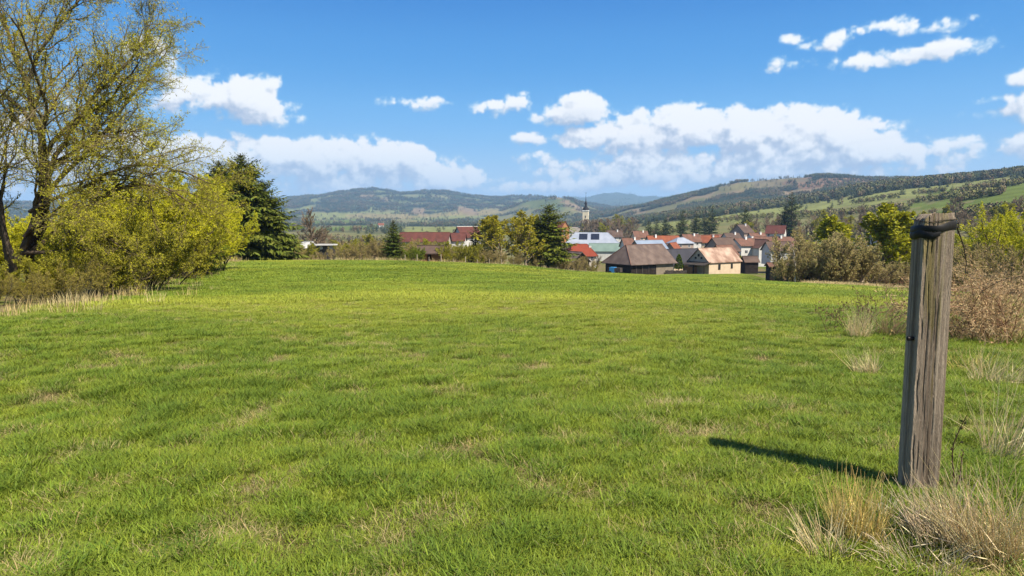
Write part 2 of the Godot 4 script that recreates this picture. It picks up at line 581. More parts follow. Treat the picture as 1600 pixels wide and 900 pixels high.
# ---- meadow grass: small clumps of curved blades
func blade(mb: MB, rng: RandomNumberGenerator, p: Vector3, h: float, w: float, lean: float, col: Color, seg := 3) -> void:
	# blades of a tuft spread outwards from its middle
	var a := rng.randf() * TAU
	if Vector2(p.x, p.z).length() > 0.004:
		a = atan2(p.z, p.x) + rng.randfn() * 0.9
	var out := Vector3(cos(a), 0, sin(a))
	var b := a + rng.randf_range(0.6, 2.5)
	var side := Vector3(cos(b), 0, sin(b))
	var q := p
	var dir := (Vector3.UP + out * lean * 0.35).normalized()
	var k := mb.v.size()
	for s in seg + 1:
		var t := s / float(seg)
		var ww := w * (1.0 - t * t * 0.95) * 0.5
		mb.v.append(q - side * ww)
		mb.v.append(q + side * ww)
		var nn := side.cross(dir).normalized()
		if nn.y < 0:
			nn = -nn
		nn = (nn + Vector3.UP * 0.45).normalized()
		mb.n.append(nn); mb.n.append(nn)
		mb.c.append(col); mb.c.append(col)
		q += dir * h / seg
		dir = (dir + out * lean * 0.55 + Vector3.DOWN * lean * 0.28 * t).normalized()
	for s in seg:
		var o := k + s * 2
		var up := (mb.v[o + 2] - mb.v[o]).cross(mb.v[o + 1] - mb.v[o])
		if up.dot(mb.n[o]) > 0.0:
			mb.i.append(o); mb.i.append(o + 1); mb.i.append(o + 2)
			mb.i.append(o + 1); mb.i.append(o + 3); mb.i.append(o + 2)
		else:
			mb.i.append(o); mb.i.append(o + 2); mb.i.append(o + 1)
			mb.i.append(o + 1); mb.i.append(o + 2); mb.i.append(o + 3)


func clump(s: int, count: int, spread: float, h0: float, h1: float, w: float, lean: float, dry: float, seg := 3) -> ArrayMesh:
	var rng := rng_of(s)
	var mb := MB.new()
	for k in count:
		var r := sqrt(rng.randf()) * spread
		var a := rng.randf() * TAU
		var col := vary(rng, Color(1, 1, 1), 0.28)
		if rng.randf() < dry:
			col = vary(rng, Color(2.2, 1.45, 5.5), 0.3)
		blade(mb, rng, Vector3(cos(a) * r, -0.01, sin(a) * r), rng.randf_range(h0, h1), w * rng.randf_range(0.6, 1.2), rng.randf_range(0.2, 1.0) * lean, col, seg)
	return mb.mesh(M.grass)


func scatter(called: String, m: Mesh, spots: Array, label: String, category: String) -> void:
	var mm := MultiMesh.new()
	mm.transform_format = MultiMesh.TRANSFORM_3D
	mm.use_colors = true
	mm.mesh = m
	mm.instance_count = spots.size()
	for k in spots.size():
		mm.set_instance_transform(k, spots[k][0])
		mm.set_instance_color(k, spots[k][1])
	var o := MultiMeshInstance3D.new()
	o.name = numbered(called)
	o.multimesh = mm
	add_child(o)
	o.set_meta("kind", "stuff")
	tag(o, label, category)


func build_grass() -> void:
	var rng := rng_of(77)
	var kinds := []
	for k in 4:
		kinds.append(clump(100 + k, 64, 0.095, 0.022, 0.066, 0.0040, 2.1, 0.15, 3))
	for k in 2:
		kinds.append(clump(110 + k, 64, 0.085, 0.035, 0.092, 0.0043, 1.9, 0.09, 4))
	for k in 2:
		kinds.append(clump(120 + k, 46, 0.15, 0.03, 0.10, 0.0030, 5.0, 0.0, 3))
	var far := []
	for k in 3:
		far.append(clump(130 + k, 60, 0.42, 0.04, 0.10, 0.012, 1.3, 0.10, 2))
	for k in 2:
		far.append(clump(140 + k, 70, 1.1, 0.05, 0.11, 0.030, 1.3, 0.08, 2))
	var lists := []
	for k in kinds.size() + far.size():
		lists.append([])
	var bands := [[0.5, 7.0, 480.0, 0], [7.0, 13.0, 260.0, 0], [13.0, 22.0, 120.0, 0], [22.0, 30.0, 60.0, 0], [30.0, 46.0, 26.0, 0], [16.0, 34.0, 9.0, 1], [30.0, 58.0, 7.0, 1], [38.0, 60.0, 1.4, 2], [56.0, 182.0, 3.0, 2]]
	for b in bands:
		var r0: float = b[0]
		var r1: float = b[1]
		var half := 0.86
		var n := int(half * (r1 * r1 - r0 * r0) * b[2])
		for k in n:
			var r := sqrt(rng.randf_range(r0 * r0, r1 * r1))
			var az := rng.randf_range(-half, half)
			var x := sin(az) * r
			var z := -cos(az) * r
			if not in_field(x, z) or Vector2(x - 2.118, z + 3.42).length() < 0.13:
				continue
			var lush := noise_a.get_noise_2d(x * 30.0 + 50.0, z * 30.0) * 0.35 + noise_b.get_noise_2d(x * 320.0, z * 320.0) * 0.9
			var big := noise_c.get_noise_2d(x * 4.0, z * 6.0)
			var thin := noise_c.get_noise_2d(x * 150.0 - 300.0, z * 150.0)
			if r < 22.0 and thin > 0.36 and rng.randf() < 0.35 + (thin - 0.36) * 4.0:
				if rng.randf() < 0.62:
					var tt := Transform3D(Basis(Vector3.UP, rng.randf() * TAU).scaled(Vector3.ONE * rng.randf_range(0.7, 1.1)), Vector3(x, ground(x, z), z))
					lists[6 + rng.randi_range(0, 1)].append([tt, vary(rng, lin(0.38, 0.31, 0.14), 0.25)])
				continue
			# fresh green in the lusher tufts, yellower where the sward is short
			var col := lin(0.20, 0.255, 0.024).lerp(lin(0.092, 0.150, 0.016), clampf(0.38 + lush * 0.9 + rng.randfn() * 0.28, 0, 1))
			col = col.lerp(lin(0.26, 0.29, 0.032), clampf(0.10 + big * 1.7 - lush * 0.5, 0, 0.9))
			col = vary(rng, col, 0.2)
			var s := rng.randf_range(0.75, 1.15) * (1.0 + clampf(lush, -0.3, 0.5) * 0.35)
			var kind := rng.randi_range(0, 3)
			if b[3] == 0:
				if lush > 0.12 and rng.randf() < 0.7:
					kind = 4 + rng.randi_range(0, 1)
				elif rng.randf() < 0.035 + clampf(thin, 0, 1) * 0.25:
					kind = 6 + rng.randi_range(0, 1)
					col = vary(rng, lin(0.40, 0.33, 0.15), 0.25)
			elif b[3] == 1:
				kind = kinds.size() + rng.randi_range(0, 2)
			else:
				kind = kinds.size() + 3 + rng.randi_range(0, 1)
				s *= 1.0
			var t := Transform3D(Basis(Vector3.UP, rng.randf() * TAU).scaled(Vector3(1, 1, 1) * s), Vector3(x, ground(x, z), z))
			lists[kind].append([t, col])
	var words := ["short bright green grass", "short yellowish green grass", "mown looking green grass", "soft green grass", "taller lush dark green grass tufts", "lush grass tufts bending over", "dry straw coloured thatch among the grass", "matted dry grass", "green grass of the middle of the field", "fresh grass across the field", "sunny grass halfway down the field", "far grass towards the village", "far grass towards the hedge"]
	var total := 0
	for k in lists.size():
		total += lists[k].size()
		scatter("meadow_grass", (kinds + far)[k], lists[k], words[k] + " covering the meadow", "grass")
	print("grass ", total)


# ---- woody plants
# S: levels, seg[], kids[], ratio[], angle[], trop[], wig[], sides[], start[], leaf (count, length, width, colours, droop)
func grow(mbs: Array, leaves: MB, rng: RandomNumberGenerator, p: Vector3, dir: Vector3, length: float, radius: float, level: int, S: Dictionary, given := PackedVector3Array()) -> void:
	var n: int = S.seg[level]
	var pts := PackedVector3Array([p])
	var rad := PackedFloat32Array([radius])
	var d := dir.normalized()
	var q := p
	var last: bool = level == S.levels - 1
	var dirs := [d]
	if given.size():
		# a limb whose course is laid down: smoothed through its points
		n = (given.size() - 1) * 3
		pts.clear()
		dirs.clear()
		rad.clear()
		length = 0.0
		for k in n + 1:
			var w := mini(k / 3, given.size() - 2)
			var f := k / 3.0 - w
			pts.append(given[w].cubic_interpolate(given[w + 1], given[maxi(w - 1, 0)], given[mini(w + 2, given.size() - 1)], f) + rvec(rng) * 0.035)
			rad.append(radius * lerpf(1.0, 0.22, k / float(n)))
			if k:
				length += pts[k].distance_to(pts[k - 1])
		for k in n + 1:
			dirs.append((pts[mini(k + 1, n)] - pts[maxi(k - 1, 0)]).normalized())
	for k in (0 if given.size() else n):
		d = (d + rvec(rng) * S.wig[level] + Vector3.UP * S.trop[level]).normalized()
		q += d * length / n
		pts.append(q)
		dirs.append(d)
		rad.append(radius * lerpf(1.0, 0.12 if last else 0.42, (k + 1) / float(n)))
	(mbs[level] as MB).tube(pts, rad, S.sides[level], vary(rng, S.bark[mini(level, S.bark.size() - 1)], 0.15))
	if last:
		var cnt: float = S.leaf_count
		var m := int(cnt) + (1 if rng.randf() < fmod(cnt, 1.0) else 0)
		for k in m:
			var t := rng.randf_range(0.15, 1.0) * n
			var b := mini(int(t), n - 1)
			var pos := pts[b].lerp(pts[b + 1], t - b)
			var dd: Vector3 = ((dirs[b + 1] as Vector3) * 0.8 + rvec(rng) * 0.55 + Vector3.DOWN * S.leaf_droop).normalized()
			var side := dd.cross(rvec(rng)).normalized()
			var col: Color = (S.leaf_a as Color).lerp(S.leaf_b, rng.randf())
			leaves.leaf(pos, dd, side, S.leaf_l * rng.randf_range(0.6, 1.3), S.leaf_w * rng.randf_range(0.6, 1.3), vary(rng, col, 0.15))
		return
	var kids: int = S.kids[level]
	var roll := rng.randf() * TAU
	for k in kids:
		var t := lerpf(S.start[level], 1.0, (k + rng.randf() * 0.9) / kids)
		var f := t * n
		var b := mini(int(f), n - 1)
		var pos := pts[b].lerp(pts[b + 1], f - b)
		var dd: Vector3 = dirs[b + 1]
		roll += 2.4 + rng.randf_range(-0.5, 0.5)
		var ax := dd.cross(Vector3(0.3, 0.1, 0.95)).normalized().rotated(dd, roll)
		var ang: float = S.angle[level] * rng.randf_range(0.7, 1.3) * (0.55 + 0.45 * (1.0 - t) + (0.0 if t < 0.97 else -0.3))
		var l: float = length * S.ratio[level] * rng.randf_range(0.7, 1.2) * (1.15 - 0.55 * t)
		var rr: float = lerpf(rad[b], rad[b + 1], f - b) * S.thin[level]
		grow(mbs, leaves, rng, pos, dd.rotated(ax, ang), l, maxf(rr, S.min_r), level + 1, S)


const BARK := Color(0.075, 0.058, 0.042)

func woody(extra: Dictionary) -> Dictionary:
	var S := {"levels": 4, "seg": [6, 5, 4, 2], "kids": [9, 8, 7, 0], "ratio": [0.6, 0.5, 0.5, 0.5], "angle": [0.8, 0.8, 0.8, 0.7], "trop": [0.04, 0.06, 0.05, 0.03], "wig": [0.08, 0.13, 0.16, 0.2], "sides": [7, 5, 3, 3], "start": [0.3, 0.2, 0.15, 0],
		"thin": [0.62, 0.6, 0.6, 0.6], "min_r": 0.006, "bark": [BARK, lin(0.09, 0.07, 0.05), lin(0.13, 0.10, 0.065), lin(0.17, 0.13, 0.08)], "leaf_count": 0.0, "leaf_l": 0.06, "leaf_w": 0.02, "leaf_droop": 0.2, "leaf_a": lin(0.2, 0.2, 0.02), "leaf_b": lin(0.12, 0.15, 0.02)}
	S.merge(extra, true)
	return S


# stems: array of [base, direction, length, radius]
func plant_parts(o: Node3D, s: int, stems: Array, S: Dictionary, each_limb := false) -> void:
	var rng := rng_of(s)
	var leaves := MB.new()
	var twigs := MB.new()
	var wood := MB.new()
	for st in stems:
		var mbs := []
		if each_limb:
			wood = MB.new()
		for k in S.levels:
			mbs.append(wood if k <= (1 if each_limb else 0) else twigs)
		grow(mbs, leaves, rng, st[0], st[1], st[2], st[3], 0, S, st[4] if st.size() > 4 else PackedVector3Array())
		if each_limb:
			part("limb", wood.mesh(M.bark), o)
	if not each_limb:
		part("trunk", wood.mesh(M.bark), o)
	if twigs.v.size():
		part("twigs", twigs.mesh(M.bark), o).set_meta("kind", "stuff")
	if leaves.v.size():
		part("crown", leaves.mesh(M.leaf), o).set_meta("kind", "stuff")


func sapling(s: int, h: float, S: Dictionary, spread := 0.05) -> Node3D:
	var o := Node3D.new()
	var rng := rng_of(s)
	plant_parts(o, s, [[Vector3(0, -0.2, 0), Vector3(rng.randfn() * spread, 1, rng.randfn() * spread), h * 0.8, h * 0.022]], S)
	return o


func shrub(s: int, h: float, wide: float, stems: int, S: Dictionary) -> Node3D:
	var o := Node3D.new()
	var rng := rng_of(s * 3 + 1)
	var list := []
	for k in stems:
		var a := rng.randf() * TAU
		var r := sqrt(rng.randf()) * wide * 0.45
		var out := Vector3(cos(a), 0, sin(a))
		list.append([out * r * 0.75 + Vector3(0, -0.15, 0), out * (r / wide) * 1.1 + Vector3.UP + rvec(rng) * 0.1, h * rng.randf_range(0.55, 0.85), h * 0.011 + 0.006])
	plant_parts(o, s, list, S)
	return o


# drooping sprays of needles on whorled branches
func spruce(s: int, h: float, wide: float, clear: float, whorls: int, per: int, col: Color, ragged := 0.3, droop := 0.35, shape := 0.8) -> Node3D:
	var o := Node3D.new()
	var rng := rng_of(s)
	var trunk := MB.new()
	var pts := PackedVector3Array()
	var rad := PackedFloat32Array()
	for k in 7:
		var t := k / 6.0
		pts.append(Vector3(sin(t * 3.0 + s) * 0.02 * h * t, -0.3 + t * (h + 0.3), cos(t * 2.0 + s) * 0.015 * h * t))
		rad.append(h * 0.017 * (1.0 - t * 0.93))
	trunk.tube(pts, rad, 7, lin(0.09, 0.07, 0.055))
	var crown := MB.new()
	for w in whorls:
		var t := w / float(whorls - 1)
		var y := lerpf(clear, h * 0.985, t)
		var reach := wide * 0.5 * (pow(1.0 - t, shape) * (1.0 - exp(-t * 9.0 - 1.0)) + 0.03)
		var a0 := rng.randf() * TAU
		for k in per:
			var a := a0 + TAU * (k + rng.randf_range(-0.35, 0.35)) / per
			var l := reach * rng.randf_range(1.0 - ragged, 1.0 + ragged * 0.7)
			var out := Vector3(cos(a), 0, sin(a))
			var side := Vector3(-sin(a), 0, cos(a))
			var rise := lerpf(-0.25, 0.9, t * t) + rng.randf_range(-0.15, 0.15)
			var p := Vector3(0, y + rng.randf_range(-0.5, 0.5) * h / whorls, 0) + pts[clampi(int(t * 6.0), 0, 6)] * Vector3(1, 0, 1)
			var d := (out + Vector3.UP * rise).normalized()
			var steps := maxi(3, int(l / (h * 0.03)))
			trunk.tube(PackedVector3Array([p, p + d * l * 0.5, p + d * l * 0.9 + Vector3.DOWN * l * 0.05]), PackedFloat32Array([h * 0.003 + 0.005, h * 0.002, 0.003]), 3, lin(0.07, 0.055, 0.04))
			var pos := p
			for q in steps:
				var f := (q + 1.0) / steps
				d = (d + Vector3.DOWN * droop * 0.16 + Vector3.UP * 0.10 * f).normalized()
				pos += d * l / steps
				if f < 0.15:
					continue
				var sp := l * (0.34 * (1.1 - f) + 0.12)
				var cc := vary(rng, col, 0.32)
				for z in [-1.0, 1.0]:
					var dd: Vector3 = (d * 0.75 + side * z * 0.8 + Vector3.DOWN * (droop + rng.randf_range(-0.2, 0.35)) + rvec(rng) * 0.12).normalized()
					var ss := dd.cross(Vector3.UP + rvec(rng) * 0.4).normalized()
					crown.leaf(pos, dd, ss, sp * rng.randf_range(0.8, 1.4), sp * 0.34, cc)
				var dn := (Vector3.DOWN + d * 0.5 + rvec(rng) * 0.25).normalized()
				crown.leaf(pos, dn, dn.cross(rvec(rng)).normalized(), sp * 0.8, sp * 0.3, vary(rng, col, 0.3))
				if q == steps - 1:
					crown.leaf(pos, d, d.cross(Vector3.UP + rvec(rng) * 0.5).normalized(), sp * 1.6, sp * 0.4, cc)
	part("trunk", trunk.mesh(M.bark), o)
	part("crown", crown.mesh(M.needle), o).set_meta("kind", "stuff")
	return o


# clipped evergreen of upright sprays
func thuja(s: int, h: float, wide: float, col: Color, blunt := 0.6) -> Node3D:
	var o := Node3D.new()
	var rng := rng_of(s)
	var crown := MB.new()
	for k in int(900.0):
		var t := rng.randf()
		var a := rng.randf() * TAU
		var r := wide * 0.5 * pow(1.0 - t, blunt) * minf(1.0, 0.7 + t * 2.0) * rng.randf_range(0.75, 1.0)
		var out := Vector3(cos(a), 0, sin(a))
		var d := (Vector3.UP * 1.1 + out * rng.randf_range(0.2, 0.9) + rvec(rng) * 0.2).normalized()
		crown.leaf(Vector3(0, t * h * 0.93, 0) + out * r, d, d.cross(rvec(rng)).normalized(), h * 0.085, h * 0.05, vary(rng, col, 0.3))
	var trunk := MB.new()
	trunk.tube(PackedVector3Array([Vector3(0, -0.2, 0), Vector3(0, h * 0.8, 0)]), PackedFloat32Array([wide * 0.06, 0.02]), 6, BARK)
	part("trunk", trunk.mesh(M.bark), o)
	part("crown", crown.mesh(M.needle), o).set_meta("kind", "stuff")
	return o


# dry tall grass: a fan of thin stalks
func dry_tuft(s: int, count: int, h: float, spread: float, lean: float, col: Color, tilt := Vector3.ZERO) -> ArrayMesh:
	var rng := rng_of(s)
	var mb := MB.new()
	for k in count:
		var a := rng.randf() * TAU
		var r := sqrt(rng.randf()) * spread
		var p := Vector3(cos(a) * r, -0.02, sin(a) * r)
		var d := (Vector3.UP + Vector3(cos(a), 0, sin(a)) * rng.randf() * lean + tilt * rng.randf_range(0.3, 1.2) + rvec(rng) * 0.12).normalized()
		var l := h * rng.randf_range(0.35, 1.1)
		var pts := PackedVector3Array([p])
		var rad := PackedFloat32Array([0.0021])
		for q in 4:
			d = (d + rvec(rng) * 0.09 + Vector3.DOWN * 0.06 * lean * q + tilt * 0.05).normalized()
			p += d * l / 4.0
			pts.append(p)
			rad.append(lerpf(0.0020, 0.0006, (q + 1) / 4.0))
		var cc := vary(rng, col, 0.3)
		mb.tube(pts, rad, 3, cc)
		if rng.randf() < 0.5:
			var sd := d.cross(rvec(rng)).normalized()
			mb.leaf(pts[1], (d + sd * 0.8).normalized(), d.cross(sd).normalized(), l * 0.5, 0.004, cc)
	return mb.mesh(M.straw)


func hold(src: Node3D) -> Node3D:
	return src


func stand(src: Node3D, called: String, label: String, category: String, px: float, d: float, size: float, group := "", turn := 0.0, wide := 1.0) -> Node3D:
	return copy(src, called, label, category, spot(px, d), turn, Vector3(size * wide, size, size * wide), group)


# ---- buildings
func add_window(o: Node3D, c: Vector3, face: Vector3, w: float, h: float, frame: StandardMaterial3D) -> void:
	var side := Vector3.UP.cross(face)
	var t := Transform3D(Basis(side, Vector3.UP, face), c)
	var mb := MB.new()
	var b := 0.09
	for q in [[-w / 2 - b, -h / 2 - b, w / 2 + b, -h / 2], [-w / 2 - b, h / 2, w / 2 + b, h / 2 + b], [-w / 2 - b, -h / 2, -w / 2, h / 2], [w / 2, -h / 2, w / 2 + b, h / 2], [-0.03, -h / 2, 0.03, h / 2]]:
		mb.box(Vector3(q[0], q[1], -0.05), Vector3(q[2], q[3], 0.06), Color.WHITE, t)
	var f := part("window", mb.mesh(frame), o)
	var pb := MB.new()
	pb.box(Vector3(-w / 2, -h / 2, -0.04), Vector3(w / 2, h / 2, 0.02), Color.WHITE, t)
	part("pane", pb.mesh(M.glass), f)


# long axis along local x, length l, depth w, walls wh high, roof rise rh. hip: how much of each end is hipped (x: left end, y: right end)
func house(called: String, label: String, category: String, px: float, d: float, turn_deg: float, l: float, w: float, wh: float, rh: float, wall: StandardMaterial3D, roof: StandardMaterial3D, o := {}) -> Node3D:
	var at := spot(px, d)
	if o.has("y"):
		at.y = o.y
	var t := thing(called, label, category, at, deg_to_rad(turn_deg), o.get("group", ""))
	var hip: Vector2 = o.get("hip", Vector2.ZERO)
	var x := l / 2
	var z := w / 2
	var W := Color.WHITE
	var wb := MB.new()
	var y0 := -2.0
	wb.quad(Vector3(-x, y0, z), Vector3(-x, wh, z), Vector3(x, wh, z), Vector3(x, y0, z), W)
	wb.quad(Vector3(x, y0, -z), Vector3(x, wh, -z), Vector3(-x, wh, -z), Vector3(-x, y0, -z), W)
	wb.quad(Vector3(x, y0, z), Vector3(x, wh, z), Vector3(x, wh, -z), Vector3(x, y0, -z), W)
	wb.quad(Vector3(-x, y0, -z), Vector3(-x, wh, -z), Vector3(-x, wh, z), Vector3(-x, y0, z), W)
	if hip.y == 0.0:
		wb.tri(Vector3(x, wh, z), Vector3(x, wh + rh, 0), Vector3(x, wh, -z), W)
	if hip.x == 0.0:
		wb.tri(Vector3(-x, wh, -z), Vector3(-x, wh + rh, 0), Vector3(-x, wh, z), W)
	wb.quad(Vector3(-x, wh, z), Vector3(-x, wh, -z), Vector3(x, wh, -z), Vector3(x, wh, z), W)
	part("wall", wb.mesh(wall), t)
	var e: float = o.get("eave", 0.5)
	var dy := rh / z * e
	var th := 0.16
	var rb := MB.new()
	var xl := -x - (e if hip.x == 0.0 else e)
	var xr := x + e
	var rl := xl + (hip.x * (x + e) if hip.x > 0 else 0.0)
	var rr := xr - (hip.y * (x + e) if hip.y > 0 else 0.0)
	var ya := wh - dy + 0.06
	var yb := wh + rh + 0.06
	for s in 2:
		var k := -th * s
		var fl := Vector3(xl, ya + k, z + e)
		var fr := Vector3(xr, ya + k, z + e)
		var bl := Vector3(xl, ya + k, -z - e)
		var br := Vector3(xr, ya + k, -z - e)
		var tl := Vector3(rl, yb + k, 0)
		var tr := Vector3(rr, yb + k, 0)
		if s == 0:
			rb.quad(fl, tl, tr, fr, W)
			rb.quad(br, tr, tl, bl, W)
			if hip.x > 0:
				rb.tri(bl, tl, fl, W)
			if hip.y > 0:
				rb.tri(fr, tr, br, W)
			var dn := Vector3(0, -th, 0)
			rb.quad(fl + dn, fl, fr, fr + dn, W)
			rb.quad(br + dn, br, bl, bl + dn, W)
			if hip.x > 0:
				rb.quad(bl + dn, bl, fl, fl + dn, W)
			else:
				rb.quad(tl + dn, tl, fl, fl + dn, W)
				rb.quad(bl + dn, bl, tl, tl + dn, W)
			if hip.y > 0:
				rb.quad(fr + dn, fr, br, br + dn, W)
			else:
				rb.quad(fr + dn, fr, tr, tr + dn, W)
				rb.quad(tr + dn, tr, br, br + dn, W)
		else:
			rb.quad(fr, tr, tl, fl, W)
			rb.quad(bl, tl, tr, br, W)
			if hip.x > 0:
				rb.tri(fl, tl, bl, W)
			if hip.y > 0:
				rb.tri(br, tr, fr, W)
	var r := part("roof", rb.mesh(roof), t)
	# ridge tiles along the top and down the hips
	var gb := MB.new()
	gb.box(Vector3(rl, yb - 0.08, -0.13), Vector3(rr, yb + 0.07, 0.13), W)
	for q in [[rl, xl, hip.x], [rr, xr, hip.y]]:
		if q[2] > 0:
			for sz in [-1.0, 1.0]:
				gb.tube(PackedVector3Array([Vector3(q[0], yb, 0), Vector3(q[1], ya, sz * (z + e))]), PackedFloat32Array([0.12, 0.12]), 5, W)
	part("ridge", gb.mesh(o.get("ridge", roof)), r)
	for ch in o.get("chimneys", []):
		var cb := MB.new()
		cb.box(Vector3(ch[0] - 0.35, wh, ch[1] - 0.35), Vector3(ch[0] + 0.35, yb + ch[2], ch[1] + 0.35), W)
		cb.box(Vector3(ch[0] - 0.45, yb + ch[2], ch[1] - 0.45), Vector3(ch[0] + 0.45, yb + ch[2] + 0.12, ch[1] + 0.45), W)
		part("chimney", cb.mesh(M.white), r)
	var wins: Array = o.get("windows", [])
	if wins.is_empty() and called.contains("house"):
		# plain houses: a row of windows along the front, one or two in the gables
		var floors := 2 if wh > 4.4 else 1
		for f in floors:
			for k in int(l / 2.9):
				wins.append(["f", (k + 0.5) * l / int(l / 2.9) - x, wh - 1.3 - f * 2.6, 1.0, 1.25])
			wins.append(["r", 0.8, wh - 1.3 - f * 2.6, 0.9, 1.2])
			wins.append(["l", -0.8, wh - 1.3 - f * 2.6, 0.9, 1.2])
	for q in wins:
		# face, along, height, w, h
		var c: Vector3
		var f: Vector3
		match q[0]:
			"f": c = Vector3(q[1], q[2], z); f = Vector3.BACK
			"r": c = Vector3(x, q[2], q[1]); f = Vector3.RIGHT
			"l": c = Vector3(-x, q[2], q[1]); f = Vector3.LEFT
		add_window(t, c, f, q[3], q[4], o.get("frame", M.white))
	for q in o.get("doors", []):
		var mb := MB.new()
		if q[0] == "f":
			mb.box(Vector3(q[1] - q[2] / 2, -0.5, z - 0.05), Vector3(q[1] + q[2] / 2, q[3], z + 0.05), W)
		elif q[0] == "l":
			mb.box(Vector3(-x - 0.05, -0.5, q[1] - q[2] / 2), Vector3(-x + 0.05, q[3], q[1] + q[2] / 2), W)
		else:
			mb.box(Vector3(x - 0.05, -0.5, q[1] - q[2] / 2), Vector3(x + 0.05, q[3], q[1] + q[2] / 2), W)
		part("door", mb.mesh(M.darkwood), t)
	return t


func tiled(col: Color, dark: Color, s: int, scale := 0.5, rough := 0.85) -> StandardMaterial3D:
	var m := mat(Color.WHITE, rough, false)
	var g := FastNoiseLite.new()
	g.seed = s
	g.frequency = 0.012
	g.fractal_octaves = 5
	var tx := NoiseTexture2D.new()
	tx.noise = g
	tx.width = 256
	tx.height = 256
	tx.seamless = true
	var ramp := Gradient.new()
	ramp.set_color(0, dark.linear_to_srgb())
	ramp.set_color(1, col.linear_to_srgb())
	ramp.set_offset(0, 0.25)
	ramp.set_offset(1, 0.75)
	tx.color_ramp = ramp
	m.albedo_texture = tx
	m.uv1_triplanar = true
	m.uv1_world_triplanar = true
	m.uv1_scale = Vector3.ONE * scale
	return m


# ---- the weathered fence post
func post_radius(a: float, y: float, cracks: Array) -> float:
	# a half round split post: one broad flat face, a narrow second one, the rest round
	var r := 0.103
	r = minf(r, 0.061 / maxf(cos(angle_difference(a, 1.63)), 0.02))
	r = minf(r, 0.090 / maxf(cos(angle_difference(a, 3.15)), 0.02))
	r += 0.002 * cos(a * 3.0 + y * 2.0)
	r += noise_b.get_noise_2d(a * 25.0, y * 60.0 + 70.0) * 0.004
	# grain: ridges that run up the post
	r += noise_c.get_noise_3d(cos(a) * 260.0, y * 26.0, sin(a) * 260.0) * 0.0014
	r += noise_a.get_noise_3d(cos(a) * 700.0, y * 40.0, sin(a) * 700.0) * 0.0011
	r += noise_b.get_noise_3d(cos(a) * 330.0, y * 260.0, sin(a) * 330.0) * 0.0022
	for c in cracks:
		if y < c[1] or y > c[2]:
			continue
		var off := angle_difference(c[0] + noise_a.get_noise_2d(y * 140.0, c[0] * 300.0) * 0.26 + (y - 0.7) * c[5], a)
		var w: float = c[3] * (0.5 + 0.5 * smoothstep(0.0, 0.12, minf(y - c[1], c[2] - y)))
		r -= c[4] * clampf(0.65 + noise_b.get_noise_2d(y * 500.0, c[0] * 170.0) * 1.4, 0.1, 1.3) * smoothstep(0.0, 0.12, minf(y - c[1], c[2] - y)) * exp(-pow(off / w, 2.0))
	return r


